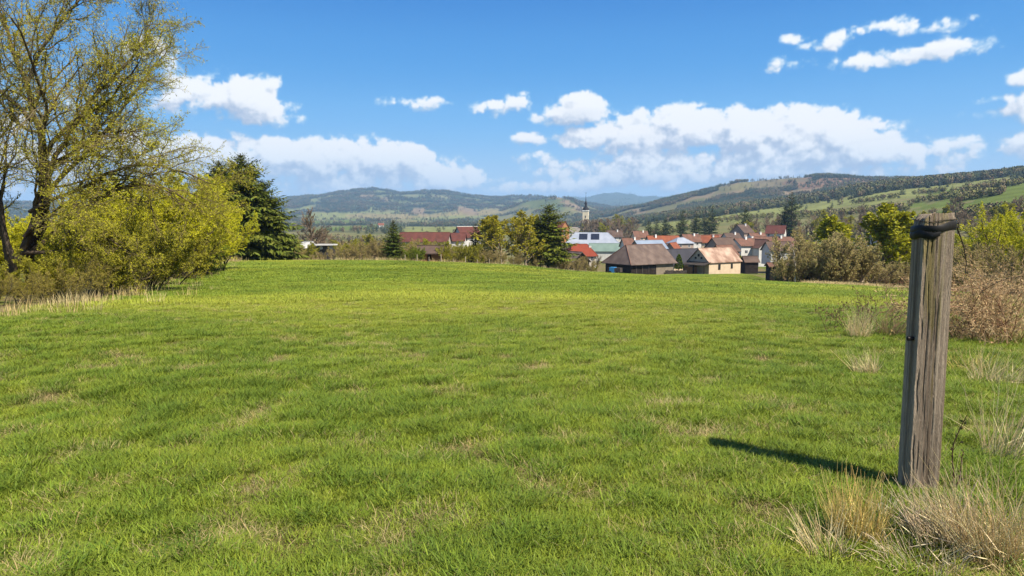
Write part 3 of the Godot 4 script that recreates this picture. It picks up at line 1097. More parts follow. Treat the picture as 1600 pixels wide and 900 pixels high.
func build_post() -> void:
	var d := 3.42
	var base := Vector3(2.118, ground(2.118, -d), -d)
	var o := thing("fence_post", "weathered grey wooden fence post with cracks and black rubber strap near its top", "post", base)
	var rng := rng_of(8)
	var cracks := []
	for k in 22:
		var y0 := rng.randf_range(-0.3, 1.1)
		cracks.append([rng.randf() * TAU, y0, y0 + rng.randf_range(0.12, 0.6), rng.randf_range(0.012, 0.022), rng.randf_range(0.003, 0.008), rng.randf_range(-0.06, 0.06)])
	# the long splits that face the eye
	for q in [[2.5, -0.3, 1.6, 0.031, 0.0144], [2.1, 0.55, 1.6, 0.025, 0.0108], [1.7, 0.8, 1.6, 0.022, 0.0108], [1.3, -0.2, 1.2, 0.025, 0.0108], [1.9, -0.2, 0.8, 0.019, 0.0090], [2.2, -0.2, 0.55, 0.019, 0.0090], [1.6, 0.1, 0.62, 0.019, 0.0090]]:
		cracks.append([q[0], q[1], q[2], q[3], q[4], 0.02])
	var NA := 176
	var NY := 130
	var top := func(a: float, r: float) -> float:
		var x := cos(a) * r
		var z := sin(a) * r
		return 1.42 + clampf((x + 0.045) * 0.75, -0.05, 0.0) + z * 0.06 + noise_a.get_noise_2d(x * 900.0, z * 900.0) * 0.006
	var mb := MB.new()
	for j in NY + 1:
		var t := j / float(NY)
		for s in NA:
			var a := TAU * s / NA
			var r := post_radius(a, t * 1.43, cracks)
			var y: float = lerpf(-0.3, top.call(a, r), t)
			if t > 0.985:
				r -= 0.006
			mb.v.append(Vector3(cos(a) * r, y, sin(a) * r))
			var g := noise_c.get_noise_3d(cos(a) * 240.0, y * 18.0, sin(a) * 240.0)
			var g2 := noise_a.get_noise_3d(cos(a) * 800.0, y * 60.0, sin(a) * 800.0)
			var c := lin(0.23, 0.185, 0.145).lerp(lin(0.43, 0.37, 0.295), clampf(0.45 + g * 1.5 + g2 * 0.7, 0, 1))
			c = c.lerp(lin(0.15, 0.115, 0.085), clampf(noise_b.get_noise_3d(cos(a) * 130.0 + 50.0, y * 40.0, sin(a) * 130.0) * 1.6, 0, 0.7))
			# lichen
			var moss := noise_b.get_noise_3d(cos(a) * 160.0, y * 90.0, sin(a) * 160.0 + 900.0)
			if absf(angle_difference(a, 1.95)) < 0.5 and y > 0.85 and y < 1.3:
				moss += 0.22
			c = c.lerp(lin(0.20, 0.175, 0.045), clampf((moss - 0.28) * 3.0, 0, 0.6))
			mb.c.append(c)
			mb.uv.append(Vector2(s / float(NA) * 2.0, y * 0.9))
	for j in NY:
		for s in NA:
			var s2 := (s + 1) % NA
			var a0 := j * NA + s
			var b0 := j * NA + s2
			var c0 := (j + 1) * NA + s2
			var d0 := (j + 1) * NA + s
			# angle runs from +x towards +z: clockwise from above
			mb.i.append_array(PackedInt32Array([a0, b0, c0, a0, c0, d0]))
	# end grain
	var rings := 5
	var kk := mb.v.size()
	for q in rings:
		var f := 1.0 - (q + 1.0) / (rings + 0.5)
		for s in NA:
			var a := TAU * s / NA
			var r := post_radius(a, 1.43, cracks) * f
			var cut := 0.0
			for w in 9:
				cut = maxf(cut, exp(-pow(angle_difference(a, w * 0.71 + 0.3 * sin(w * 5.0)) / 0.05, 2.0)))
			mb.v.append(Vector3(cos(a) * r, top.call(a, r) - cut * 0.022 * f, sin(a) * r))
			var g := noise_a.get_noise_2d(cos(a) * r * 4000.0, sin(a) * r * 4000.0)
			mb.uv.append(Vector2(cos(a) * r * 5.0, sin(a) * r * 5.0))
			mb.c.append(lin(0.30, 0.25, 0.19).lerp(lin(0.45, 0.38, 0.29), clampf(0.5 + g, 0, 1)))
	for q in rings:
		var b0 := kk - NA + q * NA
		var b1 := kk + q * NA
		for s in NA:
			var s2 := (s + 1) % NA
			mb.i.append_array(PackedInt32Array([b0 + s, b0 + s2, b1 + s2, b0 + s, b1 + s2, b1 + s]))
	mb.v.append(Vector3(0, 1.43, 0))
	mb.c.append(lin(0.25, 0.2, 0.15))
	mb.uv.append(Vector2.ZERO)
	var last := mb.v.size() - 1
	for s in NA:
		mb.i.append_array(PackedInt32Array([last - NA + s, last - NA + (s + 1) % NA, last]))
	mb.n.resize(mb.v.size())
	for k in range(0, mb.i.size(), 3):
		var p := mb.v[mb.i[k]]
		var nn := (mb.v[mb.i[k + 2]] - p).cross(mb.v[mb.i[k + 1]] - p)
		for w in 3:
			mb.n[mb.i[k + w]] += nn
	for k in mb.n.size():
		mb.n[k] = mb.n[k].normalized()
	part("timber", mb.mesh(M.timber), o)
	o.scale = Vector3(0.88, 1, 0.88)
	# rubber strap: one full turn and a second lap on the shaded side
	for lap in 2:
		var sb := MB.new()
		var a0 := 0.0 if lap == 0 else 1.62
		var a1 := TAU if lap == 0 else 4.9
		var n := 72
		for s in n + 1:
			var a := lerpf(a0, a1, s / float(n))
			var y := (1.352 + 0.012 * cos(a) + 0.004 * sin(a * 3.0)) if lap == 0 else (1.316 + 0.006 * sin(a * 5.0))
			var hh := 0.018 + 0.004 * sin(a * 2.3 + lap)
			var r := post_radius(a, 1.32, []) + 0.003
			var ro := r + 0.005 + 0.002 * sin(a * 4.0 + 1.0) + (0.004 if lap == 1 else 0.0) * sin((a - a0) / (a1 - a0) * PI) + noise_a.get_noise_2d(a * 400.0, lap * 50.0) * 0.004
			var dr := Vector3(cos(a), 0, sin(a))
			for q in [[r, hh], [ro, hh * 0.75], [ro + 0.002, 0.0], [ro, -hh * 0.8], [r, -hh]]:
				sb.v.append(dr * q[0] + Vector3.UP * (y + q[1]))
				sb.n.append((dr + Vector3.UP * q[1] * 30.0).normalized())
				sb.c.append(lin(0.018, 0.018, 0.019))
		for s in n:
			for q in 4:
				var k0 := s * 5 + q
				sb.i.append_array(PackedInt32Array([k0, k0 + 1, k0 + 6, k0, k0 + 6, k0 + 5]))
		part("strap", sb.mesh(M.rubber), o)
	# wire wound once above the strap, its loose end hanging out
	var wb := MB.new()
	var pts := PackedVector3Array()
	for s in 40:
		var a := lerpf(-0.2, TAU - 0.4, s / 39.0)
		pts.append(Vector3(cos(a), 0, sin(a)) * (post_radius(a, 1.38, []) + 0.004) + Vector3.UP * (1.386 + 0.006 * sin(a * 2.0)))
	pts.reverse()
	pts.append(Vector3(0.118, 1.37, 0.04))
	for q in [[1497, 357], [1504, 371], [1510, 384], [1514, 398], [1517, 410], [1516, 424]]:
		pts.append(Vector3((q[0] - 800.0) / FOCAL * d / 1.004 - base.x, height_at(q[1], d) - base.y, 0.02))
	var rad := PackedFloat32Array()
	for s in pts.size():
		rad.append(0.0016 if s < 40 else 0.0042 - 0.0003 * (s - 40))
	wb.tube(pts, rad, 6, lin(0.030, 0.022, 0.018))
	for k in range(41, pts.size() - 1):
		var m := pts[k].lerp(pts[k + 1], 0.4)
		wb.tube(PackedVector3Array([m, m + Vector3(0.014, 0.008, 0.004) * (1 if k % 2 else -1)]), PackedFloat32Array([0.003, 0.001]), 4, lin(0.05, 0.04, 0.03))
	part("wire", wb.mesh(M.rubber), o)
	var kb := MB.new()
	for s in 6:
		var a := TAU * s / 6
		var a2 := TAU * (s + 1) / 6
		var e := Vector3(-0.125, 0.79, 0.02)
		kb.tri(e + Vector3(0, cos(a), sin(a)) * 0.012, e + Vector3(0, cos(a2), sin(a2)) * 0.012, e - Vector3(0.004, 0, 0), Color(0.02, 0.018, 0.016))
	kb.tube(PackedVector3Array([Vector3(-0.09, 0.79, 0.02), Vector3(-0.125, 0.79, 0.02)]), PackedFloat32Array([0.01, 0.012]), 6, lin(0.02, 0.018, 0.016))
	part("staple", kb.mesh(M.rubber), o)


func build_near() -> void:
	build_post()
	var straw := lin(0.64, 0.53, 0.29)
	var gold := lin(0.60, 0.47, 0.16)
	var grey := lin(0.60, 0.50, 0.33)
	# px, depth, stalks, height, spread, lean, colour, tilt, label
	var list := [
		[1360, 2.88, 150, 0.27, 0.10, 0.22, gold, Vector3(0.05, 0, 0), "upright golden dry grass tuft just before the wooden post"],
		[1310, 2.75, 60, 0.20, 0.10, 0.8, straw, Vector3(-0.2, 0, 0), "low sparse dry grass tuft at the left of the golden tuft"],
		[1425, 3.05, 60, 0.13, 0.09, 0.8, grey, Vector3(0.1, 0, 0.3), "short tangled dry grass against the foot of the wooden post"],
		[1510, 2.85, 150, 0.28, 0.12, 0.5, grey, Vector3(-0.35, 0.1, 0.1), "pale dry grass sweeping towards the post foot from its right"],
		[1580, 2.75, 200, 0.36, 0.15, 0.5, straw, Vector3(-0.25, 0.1, 0.15), "largest pale dry grass tuft in the lower right corner"],
		[1470, 2.65, 110, 0.15, 0.16, 1.2, grey, Vector3(-0.3, 0, 0.3), "matted flattened dry grass below the post"],
		[1590, 3.9, 50, 0.45, 0.10, 0.4, straw, Vector3(0.25, 0, 0), "thin tall dry stalks at the right edge beside the post"],
		[1365, 6.3, 60, 0.26, 0.10, 0.5, straw, Vector3(-0.25, 0, 0), "pale dry tuft in the green grass left of the post middle"],
		[1350, 8.8, 90, 0.42, 0.13, 0.4, straw, Vector3(0.15, 0, 0), "pale dry tuft farther left of the post beneath dark weed stems"],
		[1398, 9.0, 80, 0.42, 0.16, 0.7, lin(0.34, 0.23, 0.13), Vector3(0.3, 0, 0), "reddish dry tuft half hidden behind the wooden post"],
		[1570, 6.0, 80, 0.30, 0.22, 0.7, straw, Vector3(0.2, 0, 0), "loose dry grass patch in front of the bramble heap"],
		[1530, 6.6, 60, 0.24, 0.22, 0.9, gold, Vector3(0.1, 0, 0), "short golden grass patch between post and bramble heap"],
	]
	for k in list.size():
		var q = list[k]
		var o := thing("dry_grass_tuft", q[8], "dry grass", spot(q[0], q[1]), 0.0, "dry grass tufts around the fence post")
		part("stalks", dry_tuft(300 + k, int(q[2] * 1.5), q[3] * 1.15, q[4], q[5], q[6], q[7]), o).set_meta("kind", "stuff")
	# dark dead weeds left of the post
	var rng := rng_of(71)
	var wlab := ["dark dead weed stems left of the post, the leftmost clump", "dark dead weed stems close to the left side of the post", "thin dead weed standing beyond the post's left side"]
	var wpx := [[1345, 9.2, 0.55], [1392, 9.6, 0.62], [1412, 16.0, 1.0]]
	for k in 3:
		var o := thing("dead_weed", wlab[k], "weed", spot(wpx[k][0], wpx[k][1]), 0.0, "dead weeds near the post")
		var S := woody({"levels": 3, "seg": [5, 4, 3], "kids": [6, 4, 0], "wig": [0.12, 0.2, 0.25], "sides": [4, 3, 3], "min_r": 0.0022, "thin": [0.7, 0.7, 0.7], "bark": [lin(0.10, 0.06, 0.045)], "trop": [0.05, 0.02, 0.0], "leaf_count": 1.5, "leaf_l": 0.03, "leaf_w": 0.02, "leaf_a": lin(0.14, 0.08, 0.05), "leaf_b": lin(0.2, 0.13, 0.07)})
		var stems := []
		for w in 6:
			stems.append([Vector3(rng.randfn() * 0.14, -0.03, rng.randfn() * 0.1), Vector3(rng.randfn() * 0.4, 1, rng.randfn() * 0.3), wpx[k][2] * rng.randf_range(0.6, 1.0), 0.005])
		plant_parts(o, 400 + k, stems, S)
	# bramble heap right of the post
	var S2 := woody({"levels": 3, "seg": [8, 6, 3], "kids": [9, 6, 0], "wig": [0.16, 0.24, 0.25], "sides": [5, 4, 3], "min_r": 0.003, "thin": [0.8, 0.7, 0.7], "bark": [lin(0.20, 0.11, 0.065), lin(0.33, 0.22, 0.12), lin(0.45, 0.33, 0.18)], "trop": [-0.10, -0.06, -0.02], "angle": [0.9, 0.8, 0.8], "ratio": [0.5, 0.5, 0.5], "leaf_count": 1.0, "leaf_l": 0.04, "leaf_w": 0.02, "leaf_a": lin(0.40, 0.25, 0.12), "leaf_b": lin(0.48, 0.36, 0.19)})
	var heaps := [[1540, 8.8, 0.72, "rust brown bramble heap with arching stems right of the post"], [1498, 9.6, 0.66, "brown bramble stems directly behind the right side of the post"], [1600, 8.6, 0.66, "brown bramble heap at the right edge of the view"], [1570, 11.0, 0.9, "taller bare bramble thicket behind the rust brown heap"]]
	for k in heaps.size():
		var q = heaps[k]
		var o := thing("bramble_bush", q[3], "bramble", spot(q[0], q[1]), 0.0, "brambles beside the post")
		var stems := []
		for w in 20:
			var a := rng.randf() * TAU
			stems.append([Vector3(cos(a), 0, sin(a)) * rng.randf() * 0.38, Vector3(cos(a) * rng.randf_range(0.2, 1.0), 1.0, sin(a) * rng.randf_range(0.2, 1.0)), rng.randf_range(0.8, 1.45) * q[2], 0.006])
		plant_parts(o, 410 + k, stems, S2)
		part("dry_grass", dry_tuft(420 + k, 260, 0.6 * q[2], 0.55, 0.7, lin(0.52, 0.38, 0.19)), o).set_meta("kind", "stuff")
	for k in 7:
		var arch := thing("bramble_arch", "%s arching bramble cane from the left over the rust brown heap" % ["first", "second", "third", "fourth", "fifth", "sixth", "seventh"][k], "bramble", spot(1496 + k * 16, 8.4 + rng.randf()), 0.0, "bramble canes over the heap")
		plant_parts(arch, 440 + k, [[Vector3.ZERO, Vector3(rng.randf_range(-0.7, 0.9), 1.0, rng.randf_range(-0.3, 0.5)), rng.randf_range(1.3, 1.9), 0.006]], woody({"levels": 2, "seg": [12, 4], "kids": [12, 0], "wig": [0.1, 0.2], "sides": [5, 3], "min_r": 0.0025, "ratio": [0.22, 0.1], "trop": [-0.13, -0.1], "bark": [lin(0.20, 0.11, 0.07), lin(0.30, 0.2, 0.12)], "leaf_count": 2.0, "leaf_l": 0.05, "leaf_w": 0.028, "leaf_a": lin(0.36, 0.24, 0.12), "leaf_b": lin(0.28, 0.22, 0.08)}))
	# a thin bramble shoot climbing the right side of the post foot
	var sh := thing("bramble_shoot", "thin thorny bramble shoot climbing beside the post foot", "bramble", Vector3(2.29, ground(2.29, -3.4), -3.40))
	plant_parts(sh, 430, [[Vector3(0, -0.03, 0), Vector3(0.05, 1, 0), 0.42, 0.004], [Vector3(-0.05, -0.03, 0.05), Vector3(0.3, 0.8, 0.2), 0.25, 0.004]], woody({"levels": 2, "seg": [8, 3], "kids": [9, 0], "wig": [0.12, 0.2], "sides": [5, 3], "min_r": 0.0015, "ratio": [0.14, 0.1], "bark": [lin(0.07, 0.035, 0.03)], "leaf_count": 1.0, "leaf_l": 0.025, "leaf_w": 0.014, "leaf_a": lin(0.08, 0.05, 0.03), "leaf_b": lin(0.07, 0.08, 0.03)}))


func build_hedge() -> void:
	# the old willow
	var at := spot(2, 23.5)
	var o := thing("willow_tree", "large old willow with dark forked trunk and sparse yellow green spring leaves", "tree", at)
	# its limbs, as picture columns and rows taken at its distance, with the depth they reach towards the eye
	var courses := [
		[0.30, 0.0, [-22, 462, -2, 432, 36, 400, 60, 352, 74, 300, 76, 250]],
		[0.15, 0.5, [76, 255, 72, 200, 62, 130, 44, 50, 30, -50]],
		[0.11, 0.9, [78, 292, 112, 225, 150, 188, 205, 160, 262, 112]],
		[0.12, -0.6, [52, 392, 104, 352, 165, 305, 218, 288, 270, 300, 300, 330]],
		[0.10, -0.9, [84, 240, 140, 178, 186, 122, 220, 66, 240, 24]],
		[0.10, 1.6, [76, 268, 125, 246, 186, 212, 238, 214, 288, 236]],
		[0.16, 0.7, [24, 425, 12, 340, -16, 250, -34, 140, -40, 40]],
		[0.09, -1.0, [64, 140, 98, 66, 132, 4, 156, -60]],
		[0.13, -0.4, [14, 430, -40, 360, -100, 290, -165, 245]],
		[0.09, 1.2, [48, 396, 118, 388, 190, 366, 250, 392]],
		[0.09, 1.4, [74, 190, 30, 140, -20, 90, -66, 14]],
		[0.11, 2.6, [52, 390, 84, 318, 120, 250, 152, 150, 168, 80]],
		[0.11, -2.6, [60, 372, 100, 290, 150, 220, 190, 130, 200, 60]],
		[0.10, 2.2, [40, 402, 30, 320, 50, 220, 90, 120, 110, 40]],
		[0.09, -2.2, [70, 330, 130, 300, 200, 262, 255, 262, 296, 282]],
		[0.08, 2.4, [60, 370, 120, 330, 180, 318, 236, 340]],
	]
	var S := woody({"seg": [11, 8, 6, 4], "kids": [18, 12, 10, 0], "ratio": [0.38, 0.46, 0.46, 0.5], "angle": [0.85, 0.75, 0.75, 0.7], "trop": [0.035, 0.05, 0.02, -0.03], "wig": [0.17, 0.23, 0.27, 0.28], "sides": [8, 5, 4, 3], "start": [0.22, 0.15, 0.1, 0],
		"thin": [0.5, 0.55, 0.6, 0.6], "min_r": 0.0045, "bark": [lin(0.075, 0.058, 0.040), lin(0.115, 0.092, 0.052), lin(0.17, 0.14, 0.06), lin(0.21, 0.18, 0.065)], "leaf_count": 3.6, "leaf_l": 0.075, "leaf_w": 0.023, "leaf_droop": 0.1, "leaf_a": lin(0.40, 0.37, 0.028), "leaf_b": lin(0.28, 0.28, 0.024)})
	var limbs := []
	var trunk := MB.new()
	for k in courses.size():
		var q = courses[k]
		var line := PackedVector3Array()
		var m: int = q[2].size() / 2
		for w in m:
			var f := w / float(m - 1)
			line.append(Vector3((q[2][w * 2] - 2.0) / FOCAL * 23.5, height_at(q[2][w * 2 + 1], 23.5) - at.y, q[1] * f * f * 1.3 + 0.05 * k))
		if k == 0:
			line[0].y = -0.5
			var rad := PackedFloat32Array()
			for w in m:
				rad.append(lerpf(0.34, 0.17, w / float(m - 1)) * (1.0 + 0.08 * sin(w * 2.4)))
			trunk.tube(line, rad, 11, lin(0.055, 0.042, 0.032))
		else:
			limbs.append([Vector3.ZERO, Vector3.UP, 1.0, q[0] * 0.85, line])
	part("trunk", trunk.mesh(M.bark), o)
	plant_parts(o, 501, limbs, S, true)
	print("willow ", Time.get_ticks_msec())

	# bright willow scrub behind it
	var gold := {"seg": [5, 4, 3, 2], "kids": [8, 7, 6, 0], "ratio": [0.45, 0.45, 0.45, 0.5], "angle": [0.6, 0.65, 0.65, 0.6], "trop": [0.0, 0.03, 0.0, -0.04], "wig": [0.1, 0.15, 0.18, 0.2], "sides": [5, 4, 3, 3], "start": [0.2, 0.15, 0.1, 0], "min_r": 0.006,
		"bark": [lin(0.06, 0.05, 0.03), lin(0.10, 0.085, 0.04), lin(0.15, 0.13, 0.045), lin(0.2, 0.18, 0.05)], "leaf_count": 12.0, "leaf_l": 0.125, "leaf_w": 0.036, "leaf_droop": 0.25, "leaf_a": lin(0.54, 0.51, 0.022), "leaf_b": lin(0.40, 0.41, 0.022)}
	var olive := gold.duplicate()
	olive.merge({"leaf_a": lin(0.31, 0.29, 0.022), "leaf_b": lin(0.18, 0.18, 0.02), "leaf_count": 3.0, "leaf_l": 0.12, "leaf_w": 0.04}, true)
	var brown := gold.duplicate()
	brown.merge({"min_r": 0.011, "kids": [9, 8, 7, 0], "leaf_count": 1.6, "leaf_l": 0.08, "leaf_w": 0.035, "leaf_a": lin(0.28, 0.23, 0.075), "leaf_b": lin(0.24, 0.22, 0.045), "bark": [lin(0.13, 0.10, 0.07), lin(0.20, 0.15, 0.095), lin(0.28, 0.21, 0.12), lin(0.33, 0.25, 0.13)]}, true)
	var bright := gold.duplicate()
	bright.merge({"leaf_a": lin(0.21, 0.25, 0.02), "leaf_b": lin(0.13, 0.18, 0.018), "leaf_count": 4.0, "leaf_l": 0.10, "leaf_w": 0.035}, true)
	LIB.gold = [shrub(11, 6.0, 6.0, 20, woody(gold)), shrub(12, 6.0, 6.0, 18, woody(gold))]
	LIB.olive = [shrub(13, 3.0, 3.4, 11, woody(olive)), shrub(14, 3.0, 3.4, 11, woody(olive))]
	LIB.brown = [shrub(15, 3.0, 3.4, 11, woody(brown)), shrub(16, 3.0, 3.6, 12, woody(brown)), shrub(17, 3.0, 3.2, 10, woody(brown))]
	var mixed := gold.duplicate()
	mixed.merge({"leaf_count": 2.0, "leaf_l": 0.09, "leaf_w": 0.03, "leaf_a": lin(0.30, 0.27, 0.03), "leaf_b": lin(0.22, 0.16, 0.06)}, true)
	var thick := brown.duplicate()
	thick.merge({"leaf_count": 3.0, "leaf_l": 0.07, "leaf_w": 0.035, "leaf_a": lin(0.36, 0.335, 0.10), "leaf_b": lin(0.34, 0.28, 0.13), "trop": [0.0, 0.05, 0.02, 0.0]}, true)
	LIB.thick = [shrub(61, 3.0, 3.6, 16, woody(thick)), shrub(62, 3.0, 3.6, 16, woody(thick))]
	LIB.mixed = [shrub(19, 3.0, 3.4, 11, woody(mixed)), shrub(20, 3.0, 3.4, 11, woody(mixed))]
	LIB.bright = [shrub(18, 2.5, 2.8, 14, woody(bright))]
	print("shrubs ", Time.get_ticks_msec())
	var g1 := "golden willow scrub of the hedge"
	stand(LIB.gold[0], "willow_shrub", "tall golden green willow shrub, brightest and roundest of the hedge, before the spruces", "shrub", 272, 44, 1.2, g1)
	stand(LIB.gold[1], "willow_shrub", "golden willow shrub between the old willow and the roundest shrub", "shrub", 232, 38, 1.05, g1, 1.0)
	stand(LIB.gold[0], "willow_shrub", "smaller golden willow shrub touching the big spruce", "shrub", 316, 50, 0.85, g1, 2.0)
	stand(LIB.gold[1], "willow_shrub", "golden scrub seen through the old willow's lower branches", "shrub", 176, 34, 0.8, g1, 4.0)
	stand(LIB.gold[0], "willow_shrub", "golden scrub behind the old willow's trunk", "shrub", 50, 31, 0.62, g1, 5.0)
	stand(LIB.gold[1], "willow_shrub", "golden scrub at the left edge behind the old willow", "shrub", -30, 30, 0.6, g1, 3.0)
	stand(LIB.gold[0], "willow_shrub", "golden scrub between the old willow and the dense golden shrubs", "shrub", 118, 30, 0.52, g1, 0.7)
	stand(LIB.bright[0], "round_shrub", "low rounded green shrub at the field corner of the hedge", "shrub", 306, 44, 1.15, "", 0.4)
	var g2 := "olive undergrowth along the hedge"
	var under := [
		[66, 19.5, 0.42, 0, "olive undergrowth at the old willow's foot"], [112, 20.5, 0.62, 1, "olive undergrowth just right of the old willow's trunk"], [155, 23, 0.85, 0, "olive undergrowth under the old willow's drooping right limb"], [190, 26, 1.0, 1, "dark olive undergrowth in the middle of the hedge"], [228, 31, 1.0, 0, "olive undergrowth before the golden scrub"], [262, 36, 1.05, 1, "olive undergrowth left of the low rounded green shrub"], [-60, 18, 0.5, 1, "olive undergrowth at the left edge of the view"]]
	for q in under:
		stand(LIB.olive[q[3]], "undergrowth_shrub", q[4], "shrub", q[0], q[1], q[2], g2, q[0] * 0.1)
	var g3 := "brownish brush along the hedge"
	for q in [[35, 17.5, 0.3, 0, "low brownish brush before the old willow's trunk"], [85, 18.2, 0.38, 1, "brownish brush in front of the olive undergrowth"], [130, 19.8, 0.45, 2, "brownish brush where the willow limb droops lowest"], [175, 23.5, 0.55, 0, "brownish brush along the hedge foot by the dark undergrowth"], [215, 28, 0.55, 1, "brownish brush at the hedge foot before the golden scrub"], [285, 41, 0.5, 2, "brownish brush left of the low round shrub"], [-20, 16.5, 0.32, 2, "brownish brush cut off by the left edge"]]:
		stand(LIB.mixed[q[3] % 2], "brush_shrub", q[4], "shrub", q[0], q[1], q[2], g3, q[0] * 0.13)
	# dry grass fringe in front of the hedge
	var rng := rng_of(33)
	var kinds := [dry_fringe(600, 40, 0.55), dry_fringe(601, 40, 0.45)]
	var lists := [[], []]
	var line := [[-120, 10], [0, 11.8], [120, 18.0], [230, 30.5], [300, 48], [340, 72], [352, 88], [450, 90.5], [640, 94.5], [780, 103.5], [860, 115.5], [935, 139]]
	for k in line.size() - 1:
		var a := Vector2((line[k][0] - 800.0) / FOCAL * line[k][1], -line[k][1])
		var b := Vector2((line[k + 1][0] - 800.0) / FOCAL * line[k + 1][1], -line[k + 1][1])
		var nrm := (b - a).orthogonal().normalized()
		var n := int(a.distance_to(b) * (5.0 if k < 5 else 8.0))
		for w in n:
			var p := a.lerp(b, rng.randf()) + nrm * ((-absf(rng.randfn()) * 1.1 + 0.25) if k < 5 else rng.randfn() * 1.1)
			if noise_b.get_noise_2d(p.x * 30.0, p.y * 30.0) < (-0.02 if k < 5 else -0.2):
				continue
			lists[rng.randi() % 2].append([Transform3D(Basis(Vector3.UP, rng.randf() * TAU).scaled(Vector3.ONE * rng.randf_range(0.35, 0.85) * (1.0 if k < 5 else 1.9)), Vector3(p.x, ground(p.x, p.y), p.y)), vary(rng, lin(0.46, 0.37, 0.17), 0.25)])
	# and the straw bank below the bare thicket on the right
	for w in 900:
		var px := rng.randf_range(1185, 1425)
		var dd := lerpf(112.0, 73.0, clampf((px - 1185.0) / 90.0, 0, 1)) + rng.randfn() * 1.5 - 1.2
		var p := spot(px, dd)
		lists[rng.randi() % 2].append([Transform3D(Basis(Vector3.UP, rng.randf() * TAU).scaled(Vector3(1.3, 0.9, 1.3) * rng.randf_range(0.6, 1.2)), p), vary(rng, lin(0.46, 0.37, 0.18), 0.2)])
	scatter("dry_grass", kinds[0], lists[0], "straw coloured tall dry grass fringing the meadow", "dry grass")
	scatter("dry_grass", kinds[1], lists[1], "pale dry grass along hedge and field edge", "dry grass")


func dry_fringe(s: int, n: int, h: float) -> ArrayMesh:
	var rng := rng_of(s)
	var mb := MB.new()
	for k in n:
		var r := sqrt(rng.randf()) * 0.4
		var a := rng.randf() * TAU
		blade(mb, rng, Vector3(cos(a) * r, -0.03, sin(a) * r), h * rng.randf_range(0.3, 1.1), 0.012, rng.randf_range(0.1, 0.6), vary(rng, Color(1, 1, 1), 0.3), 3)
	return mb.mesh(M.straw)


